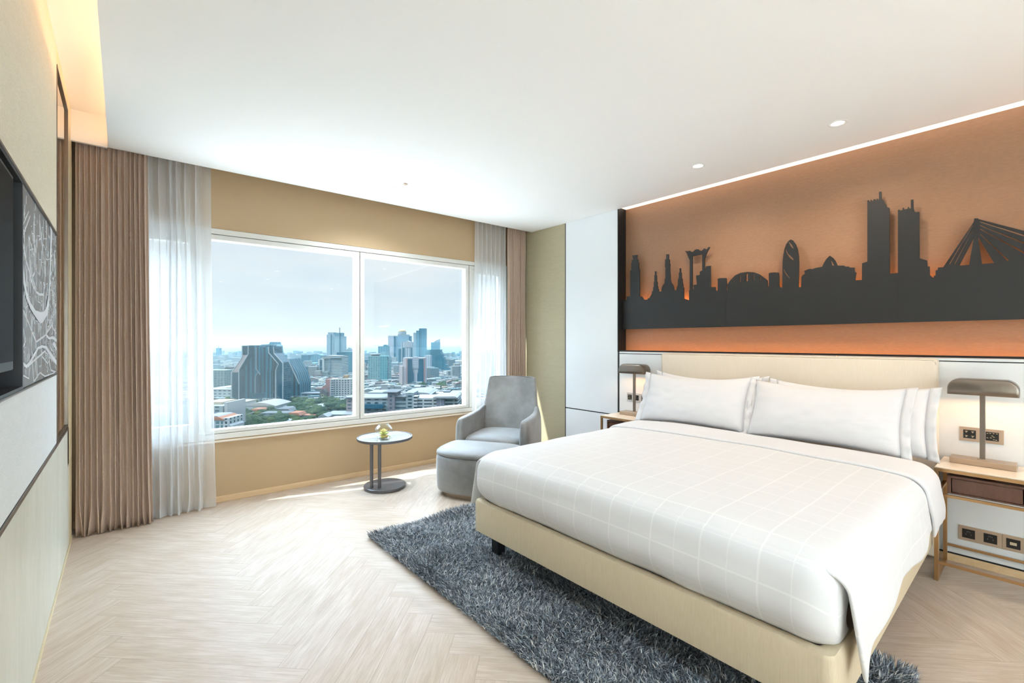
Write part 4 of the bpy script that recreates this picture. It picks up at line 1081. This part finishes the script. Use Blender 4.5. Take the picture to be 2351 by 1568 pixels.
simple('white car park with perforated facade in front of the grey flats', 466, 531, 893, 655, 60, F_perf, yaw=-3, extra=(('roof_edge', fbox(466, 531, 891.5, 654.5, 62, yaw=-3, yb=893.5), M['cwhite']),('penthouse', fbox(505, 514, 889, 668, 12), M['cgrey']),('penthouse', fbox(520, 531, 888, 668, 12), M['cgrey'])), name='car_park')
simple('low grey building under the perforated car park', 470, 531, 912, 640, 12, fac('facade_arches', (.68,.72,.72), (.48,.56,.58), 7, 16, .3, .6), name='annex_building')
# centre group
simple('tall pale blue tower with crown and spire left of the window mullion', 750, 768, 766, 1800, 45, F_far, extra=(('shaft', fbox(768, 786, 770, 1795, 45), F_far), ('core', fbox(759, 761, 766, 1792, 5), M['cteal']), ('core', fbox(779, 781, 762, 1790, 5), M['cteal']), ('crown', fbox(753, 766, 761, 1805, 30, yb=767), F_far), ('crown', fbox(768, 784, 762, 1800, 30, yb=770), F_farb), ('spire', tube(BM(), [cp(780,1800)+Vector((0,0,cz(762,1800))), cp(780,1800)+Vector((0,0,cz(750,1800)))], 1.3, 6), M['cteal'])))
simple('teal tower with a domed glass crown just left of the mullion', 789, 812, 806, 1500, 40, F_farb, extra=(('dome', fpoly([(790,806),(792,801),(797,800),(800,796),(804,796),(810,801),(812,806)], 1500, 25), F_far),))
simple('broad teal glass hotel behind the white stepped building', 783, 814, 806, 1180, 50, fac('facade_teal_dots', (.24,.50,.56), (.14,.38,.44), 11, 3.6, .2, .5), extra=(('penthouse', fbox(773, 795, 807, 1180, 30), M['cteal']),))
simple('white stepped hotel with banded windows left of the mullion', 742, 785, 816, 1080, 40, F_hor, extra=(('stair_bay', fbox(754, 758, 816, 1078, 4), F_off), ('left_wing', fbox(730, 744, 823, 1074, 34), F_col), ('top_step', fpoly([(736,822),(740,816.5),(752,814),(783,815),(783,820)], 1076, 30), F_hor), ('lower_wing', fbox(710, 732, 851, 1070, 36), F_col), ('mid_wing', fbox(724, 731, 836, 1071, 36), F_col), ('podium', fbox(706, 756, 867, 1066, 40), F_low), ('lobby_wing', fbox(730, 752, 851, 1068, 36), F_hor)))
simple('teal glass block with slanted roofs at the left of the centre group', 692, 708, 813, 1600, 40, M['cteal'], extra=(('slanted_wing', fpoly([(708,830),(715,816),(717,812),(728,811),(739,814),(732,826),(732,842),(708,842)], 1590, 40), F_farb),))
simple('wide grey teal office block with a domed roof light', 683, 723, 832, 1400, 60, F_farb, extra=(('roof_light', fpoly([(694,832),(696,828),(700,827),(708,829),(708,832)], 1399, 20), M['cwhite']),))
simple('white angular building below the wide teal office', 689, 708, 850, 1250, 30, M['cgrey'], extra=(('front', fpoly([(690,860),(694,850),(708,850),(708,862)], 1248, 10), M['cwhite']),))
simple('dull pinkish block of low flats beside the sloping block', 684, 706, 866, 1010, 30, F_low)
simple('white gridded hotel with a pink flank left of the mullion', 758, 804, 868, 690, 16, F_grid, yaw=4, extra=(('pink_flank', fbox(750, 757.5, 869, 688, 22), M['cpink']), ('pink_step', fpoly([(736,921),(736,893),(742,884),(748,881),(748,869),(753,869),(753,921)], 696, 14), M['cpink']), ('corner_bay', fbox(757.5, 766, 870, 687, 8), fac('facade_wide_windows', (.84,.85,.84), (.13,.24,.28), 8, 3.3, .62, .5)), ('roof_house', fbox(776, 786, 864, 697, 8, yb=870), M['cwhite']), ('water_tank', fbox(789, 798, 859.5, 700, 7, yb=866), mat('ochre_tank', (.80,.66,.50), .7))))
simple('small gabled annex with a yellow poster panel in front of the pink flank', 735, 749, 898, 680, 12, mat('brown_stone', (.55,.50,.47), .8), extra=(('gable', fpoly([(733.5,899),(741.5,891),(749.5,899)], 679.5, 12), mat('brown_gable', (.50,.46,.44), .8)), ('poster', fbox(737.5, 743, 903, 679, .4, yb=914), mat('pale_yellow_panel', (.84,.82,.66), .6)), ('poster_mark', fbox(739, 741.6, 904.5, 678.7, .2, yb=909.5), mat('dark_panel_mark', (.35,.33,.30), .6))), name='gabled_annex')
simple('low teal glass row beside the gabled annex', 687, 732, 902, 690, 16, fac('facade_teal_row', (.60,.70,.72), (.18,.38,.44), 16, 30, .5, .8), extra=(('roof', fbox(686, 733, 900.5, 689, 18, yb=902.5), M['roofw']),), name='row_building')
simple('grey banded block right of the gridded hotel', 803, 818, 876, 760, 20, F_hor, extra=(('lower', fbox(800, 818, 895, 700, 20), F_hor),))
# right pane group
simple('dark teal block at the right side of the mullion', 834, 846, 824, 1500, 30, M['cteal'])
simple('teal block behind the balcony tower', 868, 889, 793, 1650, 35, F_farb, extra=(('roof_dome', fpoly([(879,793),(881,790),(884,789),(887,790),(889,793)], 1650, 20), F_farb), ('base', fbox(872, 889, 806, 1640, 30), F_teal)))
simple('pale green tower of glass balconies right of the mullion', 845, 872, 815.5, 985, 26, F_teal, extra=(('right_bay', fbox(872, 889, 815.5, 983, 26), fac('facade_teal_glass_bay', (.48,.72,.74), (.18,.50,.55), 5.2, 3.4, .6, .7, vary=.3)), ('edge_bay', fbox(888, 891.5, 817, 985, 24), F_teal), ('drum', lathe(BM(), [(0, cz(809.5,990)), (10.5, cz(809.5,990)), (11, cz(812,990)), (8, cz(816,990)), (0, cz(816,990))], 28, (cp(862,998).x, cp(862,998).y)), M['cwhite'])))
simple('tall white tower topped by a golden dome', 907, 941, 769, 1900, 45, fac('facade_blue_white', (.62,.74,.80), (.50,.64,.72), 4, 3.6, .5, .6), extra=(('left_wing', fbox(891, 904, 768.5, 1900, 45), fac('facade_white_blue_columns', (.84,.84,.86), (.60,.68,.76), 7, 3.6, .35, .6)), ('blue_strip', fbox(904, 908, 771, 1895, 10), M['cteal']), ('blue_strip', fbox(939, 942.5, 770, 1895, 10), M['cteal']), ('setback', fbox(913, 937, 766, 1905, 35, yb=770), F_far), ('drum', lathe(BM(), [(17, cz(766,1915)), (17, cz(760,1915)), (15, cz(759,1915)), (0, cz(759,1915))], 24, (cp(923.5,1925).x, cp(923.5,1925).y)), M['cwhite']), ('dome', lathe(BM(), [(16.5, cz(759,1915))]+[(15.5*math.cos(a), cz(759,1915)+9.5*math.sin(a)) for a in [PI/2*i/6 for i in range(7)]], 24, (cp(923.5,1925).x, cp(923.5,1925).y)), M['gold2'])))
simple('white tower with a rounded top and dark holes in front of the domed tower', 921, 945, 783, 1450, 26, fac('facade_white_pilasters', (.84,.85,.86), (.52,.64,.70), 8, 60, .4, .99), extra=(('rounded_top', fpoly([(928,796),(928,785),(931,782),(934,780),(938,781),(942,784),(943,796)], 1449, 20), fac('facade_top_holes', (.86,.86,.86), (.24,.34,.40), 3.2, 4.5, .45, .5)), ('dark_slot', fbox(924, 927.5, 796, 1447, 4), M['cteal']), ('dark_slot', fbox(943, 946, 796, 1447, 6), M['cteal']), ('dark_wing', fbox(915, 921, 799, 1452, 20), M['cteal'])))
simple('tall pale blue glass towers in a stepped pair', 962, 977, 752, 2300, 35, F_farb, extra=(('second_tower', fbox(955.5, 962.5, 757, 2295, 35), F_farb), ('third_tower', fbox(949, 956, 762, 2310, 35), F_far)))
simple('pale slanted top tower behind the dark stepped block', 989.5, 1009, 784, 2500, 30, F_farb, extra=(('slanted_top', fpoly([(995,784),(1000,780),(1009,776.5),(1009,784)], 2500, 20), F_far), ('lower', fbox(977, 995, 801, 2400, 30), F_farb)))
simple('dark teal stepped pyramid like block near the right window edge', 988, 1000, 800.5, 1350, 40, F_green, extra=(('stepped_side', fpoly([(1000,800.5),(1011,800.5),(1011,807),(1013,807),(1013,812),(1016,812),(1016,819),(1019,819),(1019,825),(1021,825),(1021,836),(1027,836),(1027,843),(1050,843),(1050,849),(1030,852),(1000,852)], 1352, 38), F_green), ('podium', fbox(978, 1012, 848, 1300, 30), F_green)))
simple('white blocky building between pink tower and stepped block', 976, 988, 814, 1300, 25, fac('facade_white_narrow', (.84,.85,.86), (.56,.66,.72), 6, 70, .35, .99), extra=(('lower', fbox(974, 988, 842, 1200, 25), F_off),))
simple('long white banded department store at the right edge', 1021, 1072, 829, 1650, 60, F_hor, extra=(('parapet', fbox(1023, 1072, 826.5, 1648, 60, yb=830), M['cwhite']), ('roof_house', fbox(1028, 1040, 823, 1660, 30, yb=827), M['cgrey'])))
F_eleph = M['cteal']
simple('pink and white office tower with two dark glass strips', 925, 975, 819, 905, 22, mat('pale_mauve', (.80,.79,.82), .6), extra=(
    ('pink_slab', fbox(925, 935, 821, 900, 30), mat('bright_pinkish_white', (.90,.84,.83), .6)), ('lower_slab', fbox(916.5, 924, 838.5, 897, 20), mat('bright_pinkish_white2', (.90,.84,.83), .6)),
    ('pink_edge', fbox(932.5, 934.5, 821, 899.5, 2), M['cpink']), ('pink_edge', fbox(973.5, 975, 821, 903.5, 6), M['cpink']),
    ('glass_strip', fpoly([(936,822),(946,822),(946,844),(948,844),(948,854.5),(950,854.5),(950,879.5),(936,879.5)], 903.5, 2), M['cteal']), ('glass_strip', fpoly([(962,822),(972,822),(972,879.5),(958,879.5),(958,854.5),(960,854.5),(960,844),(962,844)], 903.5, 2), M['cteal']),
    ('banded_centre', fpoly([(947,822),(961,822),(961,844),(947,844)], 903.8, 1), fac('facade_mauve_bands', (.82,.81,.84), (.50,.58,.64), 40, 3.4, .99, .3)), ('roof_step', fbox(947, 958, 817.5, 907, 18, yb=820), M['cwhite']),
    ('podium', fbox(936, 974, 880, 900, 18), F_hor)))
simple('small white flats with dark windows right of the pink tower', 976, 996, 868, 990, 20, F_grid, extra=(('step', fbox(994, 1004, 874, 985, 15), F_low),))
simple('turquoise low block near the right window edge', 1043, 1068, 879, 900, 20, fac('facade_turquoise', (.52,.78,.78), (.30,.50,.52), 5, 4, .5, .5), extra=(('white_part', fbox(1034, 1045, 877, 898, 18), F_low),))
simple('white flats at the far right behind the turquoise block', 1015, 1036, 853, 1180, 25, F_low, extra=(('flank', fbox(1040, 1066, 856, 1150, 25), F_low),))
simple('grey flats left of the pink tower base', 905, 917, 879, 890, 14, F_hor)
simple('grey ribbed block between balcony tower and pink tower', 894, 912, 831, 1500, 30, fac('facade_ribbed', (.66,.72,.76), (.50,.60,.66), 6, 80, .4, .99))
# foreground institute with parking decks
D = 470
simple('long grey blue institute building with pink grey stair tower in the right pane', 820, 893, 912, D, 30, F_off, yaw=0, extra=(
    ('roof', fbox(812, 893, 911, D-1, 34, yb=914), M['roofw']), ('glass_band', fbox(812, 879, 927, D-6, 8, yb=936), M['cteal']), ('roof_hall', fbox(844, 884, 899, D+45, 30), fac('facade_plain', (.70,.76,.78), (.6,.68,.7), 30, 30, .1, .1)),
    ('stair_tower', fbox(890, 906, 899, D-2, 26), fac('facade_mauve', (.60,.57,.60), (.20,.36,.42), 6.5, 4, .35, .5)), ('tower_roof', fbox(879, 912, 898, D-4, 30, yb=899.8), M['roofg']),
    ('gallery_wing', fbox(905, 938, 909.5, D, 20), fac('facade_galleries', (.66,.70,.72), (.30,.42,.46), 30, 4, .99, .4)), ('gallery_roof', fbox(904, 939, 908.5, D-2, 22, yb=910.5), M['roofg']), ('blue_bay', fbox(932, 950, 900, D-2, 22), F_off)), name='institute_building')
simple('white office with pinkish wall and dark windows by the mullion', 795, 822, 911, 520, 30, fac('facade_pink_office', (.72,.66,.66), (.25,.36,.40), 7, 4, .55, .4), extra=(('roof', fbox(793, 822, 909.5, 518, 34, yb=912), M['roofw']),))
simple('grey hall with a curved roof behind the parking decks', 925, 985, 901, 545, 50, mat('hall_wall', (.68,.72,.74), .6), extra=(('curved_roof', fpoly([(924,902),(935,899),(960,898.5),(980,900),(990,903.5),(985,905),(925,905)], 544, 55), M['roofw']),), name='hall')
simple('white parking building with rows of dark openings in the right pane', 950, 1003, 912, 455, 32, F_park, extra=(('left_bay', fbox(948, 958, 908, 453, 10), F_park), ('stair_core', fbox(1002, 1020, 911, 452, 16), mat('mauve_core', (.56,.57,.62), .6)), ('core_strip', fbox(1010.5, 1012, 911, 451.6, 1), M['cwhite']), ('right_deck', fbox(1020, 1051, 912, 455, 30), F_park), ('deck_roof', fpoly([(993,910.5),(1000,908.5),(1044,908),(1050,911),(1050,912.5),(996,912.5)], 450, 36), M['cwhite'])), name='parking_building')
simple('plain grey block right of the parking decks', 1050, 1080, 914, 480, 30, M['cgrey'], name='warehouse')
simple('dark glazed office among low houses behind the parking decks', 1018, 1032, 897, 620, 16, fac('facade_dark_bands', (.50,.52,.54), (.18,.24,.28), 30, 3.3, .99, .55), extra=(('left_part', fbox(985, 1018, 900, 622, 16), F_low),))
simple('white hall with a round arch at the right window edge', 1033, 1075, 899, 590, 26, mat('arch_hall', (.72,.77,.79), .6), extra=(('arch', fpoly([(1038,908),(1040,904),(1044,902),(1049,904),(1051,908)], 589.5, .6), M['cteal']),), name='hall')
# left foreground
simple('white block with an orange roof edge at the lower left of the window', 470, 512, 962, 372, 22, fac('facade_recessed_bays', (.80,.84,.84), (.42,.56,.58), 4.2, 3.2, .74, .70), extra=(('orange_roof', fpoly([(468,962),(468,956.5),(501,955.5),(515,961.5),(515,963)], 371.5, 22), M['roofo']), ('roof_slab', fpoly([(468,957),(468,953.5),(498,953),(503,956)], 373, 20), M['roofw']), ('end_bay', fbox(512, 525.5, 958, 372, 20), fac('facade_end_bay', (.80,.84,.84), (.20,.30,.34), 5, 3.2, .35, .62)), ('low_part', fpoly([(525,992),(525,972),(531,976),(531,992)], 372, 18), M['cwhite'])), name='apartment_block')
simple('grey office with a flat terrace roof above the orange roofed block', 470, 512, 930, 440, 34, F_off, extra=(('roof', fbox(468, 510, 921, 450, 24, yb=928), mat('sand_roof', (.80,.74,.64), .7)), ('blank_wall', fbox(515, 522, 922, 436, 30), M['cwhite'])), name='office_block')
def low(label, name, x0, x1, yt, h, depth, wall, roof, shape='flat', rise=1.5, wing=None):
    """a low building whose eaves are h metres above the street"""
    D = (90-h)*FPX/(yt-CY); k = FPX/D
    P = [('walls', fbox(x0, x1, yt, D, depth), wall)]; m = (x0+x1)/2; w = x1-x0; e = .5*k; r = rise*k
    if shape == 'flat': pts = [(x0-e,yt),(x0-e,yt-.8*k),(x1+e,yt-.8*k),(x1+e,yt)]
    elif shape == 'curved': pts = [(x0-e,yt+.3)]+[(x0-e+(w+2*e)*t/8, yt-r*math.sin(PI*t/8)) for t in range(9)]+[(x1+e,yt+.3)]
    elif shape == 'gable': pts = [(x0-e,yt+.2),(m,yt-r),(x1+e,yt+.2)]
    else: pts = [(x0-e,yt+.2),(x0+w*.15,yt-r),(x1-w*.15,yt-r),(x1+e,yt+.2)]
    P.append(('roof', fpoly(pts, D-.5, depth+1), roof))
    if wing: a, b, y, hh, dd, wm_, rm_ = wing; D2 = (90-hh)*FPX/(y-CY); P += [('wing', fbox(a, b, y, D2, dd), wm_), ('wing_roof', fbox(a-.4, b+.4, y-.8, D2-.4, dd+.8, yb=y), rm_)]
    return bld(name, label, m, D, P)
CW, CG, RW, RG, RO = M['cwhite'], M['cgrey'], M['roofw'], M['roofg'], M['roofo']
F_slot = fac('facade_slots', (.80,.81,.81), (.20,.28,.32), 4.6, 14, .28, .5); F_plain = fac('facade_shed', (.74,.77,.77), (.40,.48,.52), 9, 12, .3, .12); SAND = mat('sand_roof_b', (.74,.70,.62), .7)
low('white hall with slot windows and sand coloured roof', 'hall', 524, 553, 924, 14, 34, F_slot, SAND)
low('broad hall with a gently curved pale roof in front of the dark complex', 'hall', 562, 632, 930, 11, 40, F_plain, mat('beige_roof', (.72,.70,.67), .6), 'curved', 4)
low('long white roofed shed behind the trees in the left pane', 'shed', 642, 738, 933, 7, 26, CW, RW)
low('low row with terracotta roof in the left pane', 'row_building', 573, 602, 942, 7, 14, CW, RO, 'hip', 2.5, (604, 622, 942.5, 7, 14, CW, RO))
low('building with a grey hipped roof behind the trees', 'row_building', 628, 666, 942.5, 7, 20, CW, RG, 'hip', 3)
low('long flat grey green roofed block among the trees', 'row_building', 598, 660, 948, 9, 16, F_off, RG)
low('low house with orange tiled roof among the trees in the left pane', 'house', 660, 688, 952, 7, 16, CW, RO, 'hip', 3, (690, 731, 952, 6, 12, CG, RO))
low('white school like row with small windows at the left', 'row_building', 524, 566, 950, 9, 14, F_low, RW)
low('white tent beside the lower left block', 'tent', 527, 534, 968, 4, 9, CW, CW, 'gable', 3.5)
low('long white tent with two peaks on the green at the left', 'tent', 544, 571, 968.5, 3, 9, CW, CW, 'curved', 1.5)
low('pale metal roofed shed at the bottom left of the window', 'shed', 535, 580, 983, 6, 12, CG, RW)
low('pale metal roofed shed in the middle of the lower left pane', 'shed', 584, 630, 981, 6, 10, CG, RW, 'flat', 1, (560, 600, 990, 6, 9, CG, RW))
low('white L shaped shed at the bottom of the left pane', 'shed', 640, 720, 965, 6, 14, CW, RW, 'flat', 1, (616, 650, 970, 6, 22, CW, RW))
low('long pale warehouse left of the mullion', 'warehouse', 744, 830, 951, 10, 26, F_plain, RW, 'flat', 1, (760, 845, 958, 9, 12, CW, RW))
low('white shed with a stepped gable beside the pale warehouse', 'shed', 730, 752, 955, 10, 16, CW, RW, 'gable', 3)
low('white warehouse with low metal roof at the bottom of the right pane', 'warehouse', 848, 906, 944, 9, 26, F_plain, RW)
low('taller bright white warehouse at the bottom of the right pane', 'warehouse', 908, 968, 937.5, 14, 24, CW, RG)
low('grey ribbed shed under the white warehouses', 'shed', 868, 922, 949, 6, 8, F_plain, RW)
# the dense sprawl of low houses: the larger near ones one by one, the rest as one mass
wm = [mat('house_wall_%s' % n, c, .7) for n, c in (('white',(.80,.79,.77)),('cream',(.76,.72,.66)),('grey',(.60,.62,.63)),('blue',(.58,.68,.70)))]
rm = [mat('house_roof_%s' % n, c, .7) for n, c in (('pale',(.72,.73,.73)),('grey',(.46,.49,.51)),('rust',(.62,.50,.45)),('teal',(.42,.56,.58)))]
protos = []
for i in range(8):
    r = random.Random(50+i); w, d, h = r.uniform(9,17), r.uniform(9,15), r.uniform(7,14)
    o = thing('low_house', 'small low house with a pale or grey roof in the dense quarter below', 'house', (0,0,GZ), group='low houses packed between the towers')
    bm = BM(); ubox(bm, Vector((0,-d/2,0)), Vector((1,0,0)), Vector((0,1,0)), w, d, 0, h); obj('walls', bm, F_low if i % 2 else wm[i % 4], o, local=True)
    if i % 3 == 0: bm = bx(-w/2-.4, w/2+.4, -d/2-.4, d/2+.4, h, h+.8)
    else:
        bm = BM(); rows = [[(-w/2-.6,y,h),(0,y,h+2.4),(w/2+.6,y,h)] for y in (-d/2-.6, d/2+.6)]; v = grid(bm, rows); bm.faces.new(v[0][::-1]); bm.faces.new(v[1]); bm.faces.new((v[0][0],v[0][2],v[1][2],v[1][0]))
        bmesh.ops.recalc_face_normals(bm, faces=bm.faces)
    obj('roof', bm, rm[i % 4], o, local=True); protos.append(o)
taken = []
r = random.Random(77); cnt = 0; used = set()
while cnt < 290:
    D = 560+ (1500-560)*r.random()**1.3; px = r.uniform(472, 1078)
    if D < 740 and (520 < px < 700): continue
    if D < 600: continue
    if D < 640 and px > 830: continue
    c = cp(px, D)
    if any((c.x-a)**2+(c.y-b)**2 < 13**2 for a, b in taken): continue
    taken.append((c.x, c.y)); k = r.randrange(8)
    o = protos[k] if k not in used else copy_tree(protos[k]); used.add(k)
    o.location = (c.x, c.y, GZ); o.rotation_euler.z = r.choice((0, PI/2))+r.gauss(.25,.12)-YAW; o.scale = (1,1,r.uniform(.7,1.35)); cnt += 1
bm = BM(); r = random.Random(9)
for i in range(9000):
    D = 650+2700*r.random()**1.1; c = cp(r.uniform(180, 1300), D)
    a = r.gauss(.25,.15)-YAW; ax = Vector((math.cos(a), math.sin(a), 0)); ay = Vector((-ax.y, ax.x, 0)); h = r.uniform(5,12)+ (r.random() < .08)*r.uniform(5,22)
    s = 1+(D-650)/2500
    if D < 1000: h = min(h, 9)
    ubox(bm, c, ax, ay, r.uniform(8,20)*s, r.uniform(8,14)*s, GZ, GZ+h)
def mass_fn(nt, b):
    rr = nt.node('ShaderNodeNewGeometry').outputs['Random Per Island']; u, v, _ = nt.sep(nt.coord('UV'))
    wc = nt.ramp(rr, [(0, alb((.82,.81,.79))), (.3, alb((.70,.72,.72))), (.5, alb((.76,.70,.65))), (.7, alb((.50,.56,.58))), (.85, alb((.62,.72,.73))), (1, alb((.84,.84,.82)))])
    a = nt.m('FRACT', nt.m('DIVIDE', u, 4)); c = nt.m('FRACT', nt.m('DIVIDE', v, 3.2))
    t = nt.m('MULTIPLY', nt.m('LESS_THAN', nt.m('ABSOLUTE', nt.m('SUBTRACT', a, .5)), .28), nt.m('LESS_THAN', nt.m('ABSOLUTE', nt.m('SUBTRACT', c, .5)), .25))
    L(nt, b, 'Base Color', nt.mix(t, wc, alb((.26,.34,.37))))
mo = obj('low_rise_houses', bm, mat('sprawl_mass', rough=.7, fn=mass_fn)); tag(mo, 'dense mass of small distant houses spreading to the horizon', 'houses', kind='stuff')
# trees
def crown_fn(nt, b):
    a = nt.noise(nt.coord('Object'), .5, 5, .7); ii = nt.node('ShaderNodeObjectInfo').outputs['Random']
    c = nt.mix(nt.ramp(a, [(.35,(0,0,0)),(.65,(1,1,1))]), alb((.16,.26,.19)), alb((.34,.44,.27)))
    L(nt, b, 'Base Color', nt.mix(nt.m('MULTIPLY', nt.m('POWER', ii, 3), .8), c, alb((.50,.55,.30))))
    L(nt, b, 'Normal', nt.bump(nt.noise(nt.coord('Object'), 1.2, 4, .7), 1, 1.5))
M['crown'] = mat('tree_crown', rough=.9, fn=crown_fn, spec=.1); M['trunk'] = mat('tree_trunk', (.30,.25,.20), .9)
tp = []
for i in range(4):
    r = random.Random(100+i); o = thing('tree', 'round leafy green tree among the warehouses and roofs below', 'tree', (0,0,GZ), group='trees between the warehouses')
    bm = BM()
    for k in range(9):
        a = 2*PI*k/8; rad = 0 if k == 8 else r.uniform(2.4,4.2); c = Vector((rad*math.cos(a), rad*math.sin(a), r.uniform(5.0,7.2)+(2 if k == 8 else 0)))
        n0 = len(bm.verts); bmesh.ops.create_icosphere(bm, subdivisions=3, radius=r.uniform(2.2,3.3)); bm.verts.ensure_lookup_table()
        for v in bm.verts[n0:]: v.co += v.co.normalized()*noise.noise(v.co*1.1+Vector((k*9,i,0)))*1.0; v.co.z *= .8; v.co += c
    obj('crown', bm, M['crown'], o, local=True, smooth=True)
    obj('trunk', tube(BM(), [(0,0,0),(.2,0,3),(0,.2,6)], .45, 8), M['trunk'], o, local=True); tp.append(o)
spots = []
r = random.Random(12)
for (x0, x1, ya, yb, n) in ((528,566,937,950,12),(560,600,950,975,22),(600,640,975,992,12),(600,660,952,972,18),(570,640,934,941,8),(655,740,939,950,30),(690,745,955,963,10),(640,700,958,985,14),(735,822,926,945,24),(525,600,963,992,20),(660,760,925,932,8),(830,905,950,960,8),(905,1075,888,900,14),(690,735,974,992,10),(512,530,985,1000,5),(520,560,930,936,5),(1000,1075,878,890,8),(700,760,908,918,8)):
    for _ in range(n): spots.append((r.uniform(x0,x1), 90*FPX/(r.uniform(ya,yb)-CY), r.uniform(.65,1.3)))
for i, (px, D, s) in enumerate(spots):
    o = tp[i] if i < 4 else copy_tree(tp[i % 4]); c = cp(px, D); o.location = (c.x, c.y, GZ); o.rotation_euler.z = r.uniform(0, 6); o.scale = (s, s, s*r.uniform(.8,1.1))
# the haze over the city
ho = thing('haze', 'bluish afternoon haze hanging over the whole city', 'haze', (0,0,GZ)); ho['kind'] = 'stuff'
for z0, z1, dens in ((GZ+.5, 12, .00048), (12.2, 40, .00026), (40.2, 80, .00014), (80.2, 150, .00007)):
    hm = bpy.data.materials.new('haze'); hm.use_nodes = True; hm.node_tree.nodes.clear(); q = NT(hm.node_tree)
    oo = q.node('ShaderNodeOutputMaterial'); vs_ = q.node('ShaderNodeVolumeScatter'); vs_.inputs['Color'].default_value = (.034,.060,.070,1); vs_.inputs['Density'].default_value = dens; vs_.inputs['Anisotropy'].default_value = .0
    hm.node_tree.links.new(vs_.outputs[0], oo.inputs['Volume'])
    obj('haze_layer', bx(-5000, 8000, 120, 9000, z0, z1), hm, ho)
